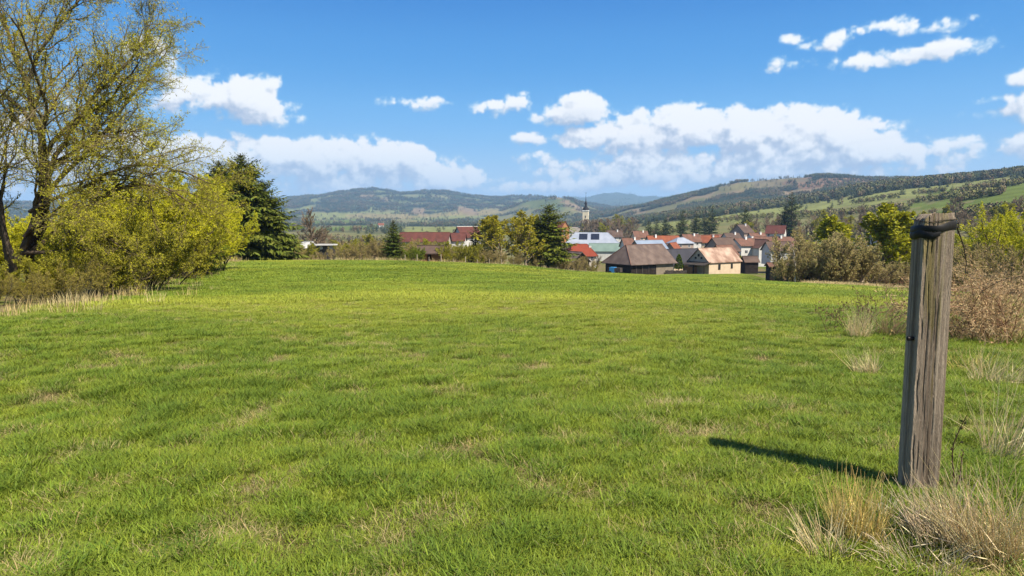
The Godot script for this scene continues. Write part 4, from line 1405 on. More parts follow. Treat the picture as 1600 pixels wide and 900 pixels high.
func build_village() -> void:
	# barn at the foot of the field
	var barn := house("barn", "dark timber barn with hipped brown tile roof at the foot of the meadow", "barn", 1000, 174, 33, 14.5, 9.5, 2.7, 4.0, M.darkwood, M.barnroof, {"hip": Vector2(0.42, 0.0), "eave": 0.8, "ridge": M.oldred})
	barn.position.y = height_at(428, 170) + 0.5
	var pb := MB.new()
	pb.box(Vector3(1.2, -1.0, 4.75), Vector3(7.2, 1.95, 4.86), Color.WHITE)
	part("plank_panel", pb.mesh(M.board), barn, "pale board panel on the right half of the barn front")
	for q in [-0.2, 0.55]:
		add_window(barn, Vector3(q, 1.1, 4.75), Vector3.BACK, 0.28, 0.8, M.greywood)
	for q in [-5.6, -3.6, -1.4]:
		var bb := MB.new()
		bb.box(Vector3(q - 0.12, -1, 4.76), Vector3(q + 0.12, 2.6, 4.92), Color.WHITE)
		part("upright", bb.mesh(M.greywood), barn)
	# blue tarpaulin and trailer by the barn
	var tr := thing("farm_trailer", "small farm trailer with a blue tarpaulin parked against the barn's left end", "trailer", Vector3(spot(962, 163).x, height_at(428, 163), -163), deg_to_rad(-30))
	var tb := MB.new()
	tb.box(Vector3(-1.6, 0.5, -0.8), Vector3(1.6, 1.5, 0.8), Color.WHITE)
	part("box", tb.mesh(M.greywood), tr)
	tb = MB.new()
	tb.box(Vector3(-1.15, 0.1, -0.86), Vector3(0.1, 1.62, 0.86), Color.WHITE)
	part("tarpaulin", tb.mesh(M.bluetarp), tr, "bright blue tarpaulin")
	for q in [-0.9, 0.9]:
		var cm := CylinderMesh.new()
		cm.top_radius = 0.38
		cm.bottom_radius = 0.38
		cm.height = 0.2
		cm.material = M.rubberflat
		var wh := part("wheel", cm, tr)
		wh.position = Vector3(q, 0.38, 0.92)
		wh.rotation.x = PI / 2

	# cream house
	var cr := house("cottage", "cream cottage with patched pinkish tile roof beside the barn", "house", 1118, 182, 32, 12.2, 7.2, 2.9, 3.3, M.cream, M.patched, {"eave": 0.35, "y": height_at(424, 178) - 0.2, "windows": [["f", -2.2, 1.35, 0.7, 1.25], ["f", 2.6, 1.45, 0.6, 1.15], ["l", 0.0, 4.4, 0.5, 0.5], ["l", -1.0, 3.7, 0.45, 0.35], ["l", 1.0, 3.7, 0.45, 0.35]], "frame": M.darkwood})
	var lb := MB.new()
	lb.quad(Vector3(-8.6, 2.0, 4.2), Vector3(-6.0, 2.75, 4.2), Vector3(-6.0, 2.75, -3.6), Vector3(-8.6, 2.0, -3.6), Color.WHITE)
	lb.quad(Vector3(-8.6, 1.9, -3.6), Vector3(-6.0, 2.65, -3.6), Vector3(-6.0, 2.65, 4.2), Vector3(-8.6, 1.9, 4.2), Color.WHITE)
	part("porch_roof", lb.mesh(M.greywood), cr, "sagging grey lean-to roof on the gable end")
	for q in [-3.3, 0.2, 3.9]:
		var bb := MB.new()
		bb.box(Vector3(-8.3, -1, q - 0.09), Vector3(-8.1, 2.05, q + 0.09), Color.WHITE)
		part("porch_post", bb.mesh(M.darkwood), cr)
	var wb := MB.new()
	wb.box(Vector3(-7.9, -1, -3.4), Vector3(-6.1, 1.3, -0.4), Color.WHITE)
	part("brick_annex", wb.mesh(M.orangewall), cr)

	# slate roofed house between barn and cream cottage
	house("slate_house", "dark slate roofed house between the barn and the cream cottage", "house", 1072, 196, 24, 14.0, 8.0, 2.6, 3.6, M.cream, M.slate, {"eave": 0.7, "y": height_at(422, 194) - 0.2, "windows": [["f", 3.0, 1.2, 0.9, 0.9]], "doors": [["l", 0.5, 1.2, 1.9]]})
	# hedge wall in front
	var hb := MB.new()
	hb.box(Vector3(-2.8, -0.5, -0.2), Vector3(2.8, 0.9, 0.2), Color.WHITE)
	var hw := thing("garden_fence", "low dark board fence before the slate roofed house", "fence", Vector3(spot(1058, 172).x, height_at(427, 172), -172), deg_to_rad(4))
	for k in 14:
		var fb := MB.new()
		fb.box(Vector3(-2.8 + k * 0.4, -0.6, -0.06), Vector3(-2.8 + k * 0.4 + 0.36, 0.75 + 0.06 * sin(k * 2.0), 0.06), Color.WHITE)
		part("board", fb.mesh(M.greywood), hw)

	# houses of the village, front to back
	house("red_roofed_house", "small house with a vivid red hipped roof above the bare apple tree", "house", 906, 226, 12, 9.0, 8.0, 3.2, 3.4, M.plaster, M.redroof, {"hip": Vector2(0.5, 0.5), "y": height_at(381, 226) - 6.7, "chimneys": [[3.2, 1.0, -0.8]]})
	house("wooden_shed", "dark gabled wooden shed with grey tile roof below the vivid red roof", "shed", 897, 214, -62, 8.5, 6.0, 2.4, 2.7, M.darkwood, M.barnroof, {"y": height_at(393, 214) - 5.1})
	var hall := house("large_hall", "large hall with pale metal hipped roof and two dark solar panels", "building", 926, 350, -8, 27.0, 15.0, 7.2, 5.4, M.plaster, M.tin, {"hip": Vector2(0.38, 0.45), "eave": 0.6, "y": height_at(363, 350) - 12.7, "windows": [["f", -9, 4.6, 1.4, 1.8], ["f", -5, 4.6, 1.4, 1.8], ["f", -1, 4.6, 1.4, 1.8]]})
	for q in [-4.7, 1.3]:
		var sb := MB.new()
		var sl := atan2(5.4, 7.5)
		sb.box(Vector3(-2.0, -2.4, 0.10), Vector3(2.2, 2.4, 0.26), Color.WHITE, Transform3D(Basis(Vector3.RIGHT, -(PI / 2 - sl)), Vector3(q, 7.2 + 5.4 * 0.60, 7.5 * 0.40)))
		part("solar_panel", sb.mesh(M.solar), hall)
	house("green_roofed_hall", "low hall with pale green metal roof in front of the solar panel hall", "building", 948, 318, -6, 15.5, 9.0, 4.6, 3.2, M.whitewall, M.greentin, {"y": height_at(380, 318) - 7.9})
	house("blue_roofed_house", "house with blue grey metal roof and pale gable behind the barn", "house", 1014, 262, 24, 12.0, 8.0, 4.6, 3.2, M.pinkish, M.bluetin, {"y": height_at(375, 262) - 7.9, "windows": [["l", -1.2, 5.6, 0.8, 1.0], ["l", 1.2, 5.6, 0.8, 1.0], ["f", 0, 3.4, 1.0, 1.2]]})
	house("orange_roofed_house", "long orange tile roof behind the blue grey roof", "house", 1036, 335, 8, 15.5, 10.0, 5.0, 4.2, M.plaster, M.orange, {"y": height_at(368, 335) - 9.3, "chimneys": [[-4.0, 1.0, 0.5]]})
	house("tall_orange_roofed_house", "steep orange roof of the house below the round white roof", "house", 1052, 285, 62, 10.0, 8.5, 4.0, 5.0, M.pinkish, M.orange, {"y": height_at(379, 285) - 9.0})
	house("white_roofed_house", "pale metal hipped roof to the right of the orange roofs", "house", 1064, 305, 15, 8.5, 8.0, 6.0, 2.2, M.pinkish, M.tin, {"hip": Vector2(0.7, 0.7), "y": height_at(371, 305) - 8.3})
	house("brown_gabled_house", "weathered brown gabled house behind the cream cottage", "house", 1128, 250, 34, 10.0, 8.5, 3.6, 4.4, M.pinkish, M.browntile, {"y": height_at(371, 250) - 8.1})
	house("low_brown_house", "lower brown tiled wing in front of the brown gabled house", "house", 1132, 232, 30, 7.0, 6.0, 2.6, 3.0, M.plaster, M.oldred, {"y": height_at(383, 232) - 5.6})
	house("white_house", "white house with red brown roof and small dark windows behind the small shed", "house", 1168, 266, 16, 10.5, 8.0, 5.4, 2.5, M.whitewall, M.oldred, {"y": height_at(372, 266) - 8.0, "windows": [["f", -3.0, 2.9, 1.2, 1.1], ["f", 2.6, 2.9, 1.2, 1.1], ["f", -0.2, 3.0, 0.8, 1.2]], "chimneys": [[-1.0, 0.5, 0.6], [2.6, -0.6, 0.6]]})
	house("white_gabled_house", "white house end with tall white gable next to the white house", "house", 1190, 262, -80, 9.0, 6.6, 5.4, 2.8, M.whitewall, M.oldred, {"y": height_at(374, 262) - 8.2, "windows": [["r", 0.0, 6.2, 0.8, 0.8]]})
	house("long_red_house", "long red brown roof behind the white gabled house", "house", 1206, 300, -4, 16.0, 9.0, 4.5, 3.8, M.pinkish, M.oldred, {"y": height_at(370, 300) - 8.3, "chimneys": [[4.0, 0.6, 0.6]]})
	house("upper_brown_house", "brown roofed house alone higher up among the trees", "house", 1160, 395, 40, 10.5, 9.0, 4.6, 4.4, M.pinkish, M.browntile, {"y": height_at(351, 395) - 9.0, "windows": [["f", 2.0, 2.6, 1.2, 1.4]], "chimneys": [[2.0, 0.6, 0.5]]})
	house("dark_red_house", "dark red roofed house below the tall dark pine", "house", 1213, 400, -30, 10.0, 9.0, 4.6, 4.4, M.whitewall, M.maroon, {"y": height_at(352, 400) - 9.0})
	house("far_row_house", "faded red roof in the row behind the brown gabled house", "house", 1098, 360, 5, 16.0, 9.0, 4.5, 3.6, M.plaster, M.oldred, {"y": height_at(367, 360) - 8.1, "chimneys": [[-3.0, 0.6, 0.5]], "group": "far row of faded red roofs"})
	house("far_row_house", "shorter faded red roof ending the row near the white house", "house", 1128, 378, 0, 12.0, 9.0, 4.5, 3.6, M.whitewall, M.oldred, {"y": height_at(366, 378) - 8.1, "group": "far row of faded red roofs"})
	house("garden_shed", "small dark garden shed right of the cream cottage", "shed", 1173, 192, 6, 3.8, 3.0, 1.6, 1.3, M.darkwood, M.browntile, {"y": height_at(414, 192) - 0.4, "eave": 0.4})
	house("brown_shed", "low rust brown shed in front of the bare thicket", "shed", 1216, 128, -4, 3.2, 2.6, 1.5, 0.5, M.darkwood, M.oldred, {"y": height_at(424, 128) - 0.4, "eave": 0.3})
	house("white_bungalow", "white walled bungalow glimpsed left of the birch", "house", 1216, 225, 4, 7.5, 7.0, 2.9, 2.6, M.whitewall, M.browntile, {"y": height_at(401, 225) - 0.5, "windows": [["f", 0.0, 1.8, 0.9, 1.1], ["f", 2.3, 1.8, 0.9, 1.1]]})
	house("orange_gabled_house", "orange roofed house with white gable behind the yellow green tree", "house", 1368, 150, 52, 8.0, 5.0, 5.2, 3.8, M.whitewall, M.orange, {"y": height_at(362, 150) - 9.0, "windows": [["f", 1.0, 4.4, 0.8, 0.9], ["r", 0.0, 5.6, 0.8, 1.0], ["l", 0, 5.6, 0.8, 1.0]]})
	house("yellow_house", "small yellowish house right of the orange gabled house", "house", 1396, 165, -10, 6.0, 5.0, 4.6, 2.6, M.orangewall, M.browntile, {"y": height_at(375, 165) - 7.2, "windows": [["f", -1.0, 3.6, 0.8, 1.0], ["f", 1.2, 3.6, 0.8, 1.0]]})
	house("grey_shed", "grey roofed shed close behind the wooden post", "shed", 1415, 125, 10, 5.0, 4.0, 1.8, 1.6, M.orangewall, M.slate, {"y": height_at(422, 125)})
	house("pale_bungalow", "pale low house seen through the bare thicket", "house", 1315, 135, -5, 9.0, 6.0, 2.6, 2.2, M.cream, M.browntile, {"y": height_at(428, 135), "windows": [["f", -2.4, 1.2, 0.8, 1.0], ["f", 0.6, 1.2, 0.8, 1.0], ["f", 3.0, 1.0, 0.9, 1.8]]})
	house("orange_church_house", "narrow orange gabled house beside the tall dark spruce", "house", 877, 430, -60, 9.0, 6.0, 7.0, 4.0, M.orangewall, M.orange, {"y": height_at(346, 430) - 11.0})
	# left part
	house("long_barracks", "long low building with dark red roof behind the field edge", "building", 664, 262, -3, 18.5, 9.0, 3.2, 3.2, M.plaster, M.maroon, {"y": height_at(363, 262) - 6.4, "windows": [["f", -6, 2.0, 1.2, 1.0], ["f", -3, 2.0, 1.2, 1.0], ["f", 0, 2.0, 1.2, 1.0]]})
	house("long_barracks", "shorter dark red roofed building next to the gabled farmhouse", "building", 708, 272, -2, 9.5, 8.0, 3.2, 2.8, M.whitewall, M.maroon, {"y": height_at(364, 272) - 6.0, "windows": [["f", -1, 1.8, 1.4, 1.0], ["f", 2, 1.8, 1.4, 1.0]]})
	house("gabled_farmhouse", "dark red roofed farmhouse with white trimmed gable facing the field", "house", 730, 284, 35, 9.0, 7.4, 5.2, 4.0, M.whitewall, M.maroon, {"y": height_at(354, 284) - 9.2, "ridge": M.white})
	house("white_cabin", "tiny cabin with bright white metal roof near the bare lime tree", "cabin", 480, 150, -32, 2.4, 2.4, 0.9, 1.0, M.greywood, M.whitewall, {"y": height_at(391, 150)})
	var sh := thing("white_shelter", "open shelter with flat white roof right of the bare lime tree", "shelter", Vector3(spot(509, 140).x, height_at(392, 140) - 0.8, -140), deg_to_rad(-3))
	var rb := MB.new()
	rb.box(Vector3(-2.0, 1.95, -1.3), Vector3(2.0, 2.2, 1.3), Color.WHITE)
	part("roof", rb.mesh(M.whitewall), sh)
	rb = MB.new()
	rb.box(Vector3(-1.75, -1, -1.1), Vector3(1.75, 1.94, 0.6), Color.WHITE)
	part("wall", rb.mesh(M.greywood), sh)
	for q in [-0.9, 1.2]:
		add_window(sh, Vector3(q, 1.45, 0.6), Vector3.BACK, 0.36, 0.36, M.white)
	house("orange_hut", "low orange board hut behind the field edge posts", "hut", 673, 112, -4, 3.6, 3.0, 1.3, 0.9, M.orangewall, M.browntile, {"y": height_at(403, 112) - 0.2, "eave": 0.5, "doors": [["f", 0.0, 0.6, 1.1]]})
	house("pale_farm", "pale red roofed farm far across the valley", "house", 595, 1500, 20, 12.0, 9.0, 5.0, 4.0, M.whitewall, M.orange, {})
	var more := [
		[986, 300, 10, 7.5, 4.2, 3.4, "whitewall", "oldred", 372, "small white walled house left of the blue grey roof"], [1030, 300, -20, 7.0, 3.6, 3.0, "cream", "browntile", 380, "cream walled house peeping behind the blue grey roof"], [1079, 330, 12, 8.0, 4.6, 3.2, "whitewall", "oldred", 366, "white walled house right of the pale hipped roof"], [1110, 330, -14, 7.5, 4.4, 3.0, "cream", "orange", 368, "cream walled house with orange roof in the middle of the village"], [1143, 340, 18, 8.0, 4.6, 3.2, "whitewall", "browntile", 364, "white walled house above the brown gabled house"], [1183, 330, 10, 7.5, 4.4, 3.0, "whitewall", "oldred", 364, "white walled house behind the white gabled house"], [1230, 330, 14, 8.0, 4.4, 3.2, "cream", "oldred", 372, "cream walled house behind the birch"], [1222, 270, 20, 7.0, 4.2, 2.8, "whitewall", "oldred", 384, "white walled house left of the thicket top"], [960, 420, 0, 9.0, 5.0, 3.6, "whitewall", "browntile", 360, "white walled house behind the solar panel hall"], [1000, 430, 12, 9.0, 5.0, 3.6, "cream", "oldred", 361, "cream walled house under the first dark conifers"]]
	for q in more:
		house("village_house", q[9], "house", q[0], q[1], q[2], q[3], 7.0, q[4], q[5], M[q[6]], M[q[7]], {"y": height_at(q[8], q[1]) - q[4] - q[5], "chimneys": [[q[3] * 0.2, 0.7, 0.3]], "group": "small houses of the village"})
	build_church()


func build_church() -> void:
	var base := spot(915, 720)
	base.y = height_at(374, 720)
	var o := thing("church", "cream church with tall clock tower and black onion spire above the village", "church", base, deg_to_rad(-14))
	var W := Color.WHITE
	var y_top: float = height_at(330, 720) - base.y
	var mb := MB.new()
	mb.box(Vector3(-2.9, -3, -2.9), Vector3(2.9, y_top, 2.9), W)
	var tw := part("tower", mb.mesh(M.churchwall), o)
	mb = MB.new()
	mb.box(Vector3(-3.3, y_top, -3.3), Vector3(3.3, y_top + 0.9, 3.3), W)
	mb.box(Vector3(-3.1, y_top * 0.62, -3.1), Vector3(3.1, y_top * 0.62 + 0.5, 3.1), W)
	part("cornice", mb.mesh(M.white), tw)
	for f in [Vector3.BACK, Vector3.RIGHT, Vector3.LEFT]:
		add_window(tw, f * 2.9 + Vector3(0, y_top * 0.80, 0), f, 1.1, 2.4, M.plaster)
		var cm := CylinderMesh.new()
		cm.top_radius = 1.0
		cm.bottom_radius = 1.0
		cm.height = 0.2
		cm.material = M.oldred
		var cl := part("clock_face", cm, tw)
		cl.position = f * 2.95 + Vector3(0, y_top * 0.68, 0)
		cl.rotation = Vector3(PI / 2, 0, 0) if f == Vector3.BACK else Vector3(0, 0, PI / 2)
	# onion cap, lantern and spire turned on a lathe
	var prof := [[3.5, 0.9], [3.6, 1.6], [3.2, 2.8], [2.2, 3.8], [1.6, 4.4], [1.5, 5.2], [1.7, 5.4], [1.2, 5.5], [1.2, 7.6], [1.7, 7.8], [1.5, 8.6], [0.8, 9.6], [0.45, 10.6], [0.35, 12.5], [0.14, 15.5], [0.05, 17.5]]
	var pts := PackedVector3Array()
	var rad := PackedFloat32Array()
	for q in prof:
		pts.append(Vector3(0, y_top + q[1], 0))
		rad.append(q[0])
	mb = MB.new()
	mb.tube(pts, rad, 12, W)
	var sp := part("spire", mb.mesh(M.slate), o)
	mb = MB.new()
	mb.box(Vector3(-0.08, y_top + 17.3, -0.08), Vector3(0.08, y_top + 20.0, 0.08), W)
	mb.box(Vector3(-0.7, y_top + 18.8, -0.08), Vector3(0.7, y_top + 19.0, 0.08), W)
	part("cross", mb.mesh(M.slate), sp)
	# nave to the left of the tower
	mb = MB.new()
	mb.box(Vector3(-17.5, -3, -5.0), Vector3(-2.95, 7.5, 5.0), W)
	part("nave", mb.mesh(M.churchwall), o)
	mb = MB.new()
	for s in [1.0, -1.0]:
		var a := Vector3(-18.0, 7.3, 5.5 * s)
		var b := Vector3(-18.0, 13.0, 0)
		var c := Vector3(-2.7, 13.0, 0)
		var d := Vector3(-2.7, 7.3, 5.5 * s)
		if s > 0:
			mb.quad(a, b, c, d, W)
		else:
			mb.quad(d, c, b, a, W)
	mb.tri(Vector3(-17.6, 7.3, -5.2), Vector3(-17.6, 13.0, 0), Vector3(-17.6, 7.3, 5.2), W)
	part("nave_roof", mb.mesh(M.churchroof), o)
	for k in 3:
		add_window(o, Vector3(-14.5 + k * 4.2, 4.2, 5.0), Vector3.BACK, 1.2, 3.0, M.white)
	mb = MB.new()
	mb.box(Vector3(-1.0, -3, 3.0), Vector3(7.0, 4.5, 8.0), W)
	part("chapel", mb.mesh(M.churchwall), o)
	mb = MB.new()
	mb.quad(Vector3(-1.5, 4.4, 8.5), Vector3(0.5, 7.4, 4.5), Vector3(5.5, 7.4, 4.5), Vector3(7.5, 4.4, 8.5), W)
	mb.tri(Vector3(7.5, 4.4, 8.5), Vector3(5.5, 7.4, 4.5), Vector3(7.5, 4.4, 2.95), W)
	mb.tri(Vector3(-1.5, 4.4, 2.95), Vector3(0.5, 7.4, 4.5), Vector3(-1.5, 4.4, 8.5), W)
	part("chapel_roof", mb.mesh(M.slate), o)


func far_tree(s: int, conifer: bool) -> ArrayMesh:
	# a small tree made of a few dozen leaf faces, for woods a kilometre and more away
	var rng := rng_of(s)
	var mb := MB.new()
	if conifer:
		for w in 9:
			var t := w / 8.0
			var n := 6
			for k in n:
				var a := TAU * (k + rng.randf()) / n
				var d := Vector3(cos(a), -0.45, sin(a)).normalized()
				var r := 0.26 * (1.0 - t) + 0.03
				var p := Vector3(0, 0.12 + t * 0.85, 0)
				mb.leaf(p, d, d.cross(Vector3.UP).normalized(), r * rng.randf_range(0.8, 1.3) * 1.25, r * 0.9, vary(rng, Color.WHITE, 0.3))
	else:
		for w in 60:
			var p := rvec(rng).normalized() * pow(rng.randf(), 0.33)
			p = Vector3(p.x * 0.42, 0.58 + p.y * 0.42, p.z * 0.42)
			var d := rvec(rng).normalized()
			mb.leaf(p - d * 0.09, d, d.cross(rvec(rng)).normalized(), 0.2, 0.15, vary(rng, Color.WHITE, 0.3))
		mb.tube(PackedVector3Array([Vector3.ZERO, Vector3(0, 0.7, 0)]), PackedFloat32Array([0.02, 0.01]), 3, Color(0.5, 0.45, 0.4))
	# soft outward normals, so that a crown shades as one volume
	var mid := Vector3(0, 0.45, 0)
	for k in range(0, mb.i.size(), 3):
		var out := ((mb.v[mb.i[k]] + mb.v[mb.i[k + 1]] + mb.v[mb.i[k + 2]]) / 3.0 - mid).normalized()
		if mb.n[mb.i[k]].dot(out) < 0.0:
			var w := mb.i[k + 1]
			mb.i[k + 1] = mb.i[k + 2]
			mb.i[k + 2] = w
	for k in mb.v.size():
		var out := (mb.v[k] - mid).normalized()
		mb.n[k] = ((mb.n[k] if mb.n[k].dot(out) > 0.0 else -mb.n[k]) + out * 1.6).normalized()
	return mb.mesh(M.farleaf)


func build_woods() -> void:
	var rng := rng_of(91)
	var kinds := [far_tree(1, true), far_tree(2, true), far_tree(3, false), far_tree(4, false)]
	var lists := [[], [], [], []]
	var add := func(p: Vector3, conifer: bool, h: float, col: Color) -> void:
		var t := Transform3D(Basis(Vector3.UP, rng.randf() * TAU).scaled(Vector3(h * rng.randf_range(0.8, 1.15), h, h * rng.randf_range(0.8, 1.15))), p)
		lists[(0 if conifer else 2) + rng.randi() % 2].append([t, vary(rng, col, 0.16)])
	var dark := lin(0.052, 0.072, 0.036)
	var olive := lin(0.095, 0.098, 0.038)
	var brown := lin(0.125, 0.098, 0.058)
	# r0, r1, az0 px, az1 px, tries
	for b in [[900, 1300, 950, 1900, 9000], [1300, 2100, 950, 1900, 70000], [2100, 3300, 900, 1700, 60000], [900, 2600, -200, 950, 8000], [2600, 3900, -200, 980, 24000], [3900, 5700, -300, 1050, 60000], [6500, 11000, 780, 1150, 5000]]:
		for k in b[4]:
			var r := sqrt(rng.randf_range(b[0] * b[0], b[1] * b[1]))
			var az := atan((rng.randf_range(b[2], b[3]) - 800.0) / FOCAL)
			var x := sin(az) * r
			var z := -cos(az) * r
			var h := ground(x, z)
			var wood := cover(x, z, h).a
			if rng.randf() > wood:
				continue
			var kind := noise_c.get_noise_2d(x * 0.8, z * 0.8)
			var con := kind > -0.14
			var size := rng.randf_range(8, 13.5) * (1.0 if r < 2200 else 1.2 if r < 3500 else 1.6)
			add.call(Vector3(x, h - 0.5, z), con, size if con else size * 0.8, dark if con else (olive if rng.randf() < 0.5 else brown))
	# ridge woods and tree lines: from px, py.. at a distance
	var lines := [
		# px0, px1, r0, r1, spread, count, conifer share
		[1190, 1700, 1330, 1480, 150, 9500, 0.85], [1330, 1560, 1120, 1250, 40, 420, 0.7], [1085, 1340, 1180, 1330, 60, 1500, 0.7], [460, 580, 1900, 2000, 60, 330, 0.9], [640, 780, 1900, 1950, 70, 330, 0.75], [830, 900, 2100, 2200, 60, 160, 0.8],
		[1000, 1250, 1500, 1650, 90, 420, 0.5], [900, 1000, 1500, 1500, 120, 160, 0.5]]
	for q in lines:
		for k in q[5]:
			var f := rng.randf()
			var px := lerpf(q[0], q[1], f)
			var r: float = lerpf(q[2], q[3], f) + rng.randfn() * q[4] * 0.5
			var az := atan((px - 800.0) / FOCAL)
			var x := sin(az) * r
			var z := -cos(az) * r
			var con: bool = rng.randf() < q[6]
			add.call(Vector3(x, ground(x, z) - 0.5, z), con, rng.randf_range(8, 14), dark if con else (olive if rng.randf() < 0.6 else brown))
	# bushes and hedges on the slopes and the valley floor
	var hedges := [
		[1490, 1560, 640, 620, 14, 78], [1480, 1585, 800, 760, 14, 84], [1500, 1600, 900, 860, 22, 78], [1330, 1400, 900, 880, 12, 39], [1420, 1470, 950, 930, 12, 39], [1420, 1520, 740, 690, 20, 71], [1250, 1420, 740, 640, 40, 169], [1080, 1300, 780, 760, 30, 130],
		[940, 1120, 620, 700, 60, 169], [560, 900, 620, 640, 60, 169], [430, 640, 420, 420, 40, 104], [430, 640, 700, 700, 70, 130], [640, 780, 800, 800, 30, 78], [600, 760, 480, 480, 30, 58], [1230, 1420, 470, 420, 40, 117], [1480, 1620, 480, 430, 26, 78]]
	for q in hedges:
		for k in q[5]:
			var f := rng.randf()
			var px := lerpf(q[0], q[1], f)
			var r: float = lerpf(q[2], q[3], f) + rng.randfn() * q[4] * 0.5
			var az := atan((px - 800.0) / FOCAL)
			var x := sin(az) * r
			var z := -cos(az) * r
			var con := rng.randf() < 0.12
			add.call(Vector3(x, ground(x, z) - 0.4, z), con, rng.randf_range(3.5, 7.5), dark if con else (lin(0.15, 0.15, 0.05) if rng.randf() < 0.7 else lin(0.155, 0.125, 0.075)))
	var words := ["dark conifer woods on the far slopes", "dark spruce stands and tree lines beyond the village", "olive and brown leafless woods on the far slopes", "budding hedges and copses across the valley"]
	for k in 4:
		scatter("woods", kinds[k], lists[k], words[k], "woods")
	print("woods ", lists[0].size() + lists[1].size() + lists[2].size() + lists[3].size())


func build_trees() -> void:
	var bare := {"seg": [6, 5, 4, 2], "kids": [14, 9, 8, 0], "ratio": [0.50, 0.48, 0.5, 0.5], "angle": [0.85, 0.75, 0.75, 0.6], "trop": [0.03, 0.07, 0.04, 0.02], "start": [0.22, 0.15, 0.1, 0], "sides": [6, 4, 3, 3], "min_r": 0.016, "bark": [lin(0.075, 0.06, 0.048), lin(0.10, 0.078, 0.055), lin(0.145, 0.11, 0.072), lin(0.17, 0.13, 0.085)]}
	var budding := bare.duplicate()
	budding.merge({"leaf_count": 4.5, "start": [0.16, 0.15, 0.1, 0], "leaf_l": 0.36, "leaf_w": 0.18, "leaf_a": lin(0.32, 0.30, 0.02), "leaf_b": lin(0.22, 0.22, 0.02), "trop": [0.03, 0.08, 0.02, -0.02]}, true)
	var amber := budding.duplicate()
	amber.merge({"leaf_a": lin(0.39, 0.335, 0.026), "leaf_b": lin(0.26, 0.25, 0.024), "leaf_count": 7.0, "leaf_l": 0.28, "leaf_w": 0.14, "bark": [lin(0.2, 0.165, 0.11), lin(0.2, 0.16, 0.10), lin(0.19, 0.15, 0.08), lin(0.2, 0.16, 0.07)]}, true)
	var lime := budding.duplicate()
	lime.merge({"leaf_a": lin(0.38, 0.36, 0.018), "leaf_b": lin(0.23, 0.25, 0.016), "leaf_count": 8.0, "start": [0.34, 0.15, 0.1, 0]}, true)
	var hazy := bare.duplicate()
	hazy.merge({"min_r": 0.055, "kids": [13, 8, 7, 0], "bark": [lin(0.09, 0.07, 0.055), lin(0.12, 0.09, 0.065), lin(0.17, 0.125, 0.085), lin(0.20, 0.15, 0.10)]}, true)
	LIB.fuzz = [sapling(51, 9.0, woody(hazy)), sapling(52, 9.0, woody(hazy)), sapling(53, 9.0, woody(hazy))]
	LIB.bare = [sapling(21, 9.0, woody(bare)), sapling(22, 9.0, woody(bare)), sapling(23, 9.0, woody(bare))]
	LIB.budding = [sapling(24, 9.0, woody(budding)), sapling(25, 9.0, woody(budding))]
	LIB.amber = [sapling(26, 9.0, woody(amber)), sapling(27, 9.0, woody(amber))]
	LIB.lime = [sapling(28, 9.0, woody(lime))]
	var green := lin(0.098, 0.118, 0.022)
	var deep := lin(0.056, 0.076, 0.024)
	LIB.spruce = [spruce(31, 12.0, 8.2, 0.2, 38, 15, green, 0.5, 0.35, 0.56), spruce(32, 12.0, 8.6, 0.2, 36, 15, green, 0.6, 0.4, 0.62), spruce(33, 12.0, 5.6, 0.4, 30, 11, deep)]
	LIB.fir = [spruce(37, 12.0, 6.2, 2.0, 30, 12, lin(0.11, 0.13, 0.02), 0.5, 0.3, 0.5), spruce(38, 12.0, 6.6, 0.2, 26, 13, lin(0.075, 0.10, 0.018), 0.3, 0.35, 0.62)]
	LIB.pine = [spruce(34, 12.0, 6.4, 1.0, 20, 10, deep, 0.5, 0.1, 0.6), spruce(35, 12.0, 6.2, 1.0, 18, 10, deep, 0.55, 0.05, 0.7)]
	LIB.thuja = [thuja(36, 4.0, 2.0, lin(0.09, 0.13, 0.015))]
	print("tree kinds ", Time.get_ticks_msec())
	# spruces beside the hedge
	var gs := "spruces behind the hedge corner"
	stand(LIB.spruce[0], "spruce_tree", "tallest dark spruce behind the golden willow shrubs", "tree", 378, 84, 1.1, gs, 0.3, 1.15)
	stand(LIB.spruce[1], "spruce_tree", "spruce with ragged drooping right side next to the tallest spruce", "tree", 412, 86, 0.85, gs, 1.3, 1.2)
	stand(LIB.spruce[0], "spruce_tree", "spruce top rising directly above the golden shrub", "tree", 346, 88, 1.08, gs, 2.2, 1.2)
	stand(LIB.spruce[2], "spruce_tree", "lowest spruce at the right end of the spruce group", "tree", 430, 92, 0.52, gs, 2.9, 1.3)
	stand(LIB.fir[1], "lone_spruce", "lone dense spruce standing at the far field edge", "tree", 614, 106, 0.56, "", 0.0, 1.25)
	stand(LIB.fir[0], "tall_spruce", "tall broad spruce with bare lower trunk right of the amber trees", "tree", 856, 122, 1.0, "", 1.0, 1.5)
	stand(LIB.pine[0], "dark_pine", "dark pine left of the amber trees", "tree", 744, 122, 0.66, "dark pines at the farmhouse", 0.0, 1.1)
	stand(LIB.pine[1], "dark_pine", "darker second pine touching the amber trees", "tree", 762, 128, 0.74, "dark pines at the farmhouse", 1.0)
	# amber pair
	var ga := "amber leaved trees in the middle of the field edge"
	stand(LIB.amber[0], "amber_tree", "broad amber green tree, the left of the pair at the field edge", "tree", 786, 117, 1.08, ga, 0.4, 1.5)
	stand(LIB.amber[1], "amber_tree", "amber tree with pale trunk next to the tall broad spruce", "tree", 822, 118, 1.08, ga, 1.5, 1.35)
	stand(LIB.amber[0], "amber_tree", "thin brown topped tree peeping over the tall broad spruce", "tree", 845, 126, 1.25, ga, 2.5, 0.7)
	# bare lime and others at the far edge
	stand(LIB.fuzz[0], "lime_tree", "bare lime tree rising beside the tiny white cabin", "tree", 489, 152, 1.36, "", 0.3, 1.0)
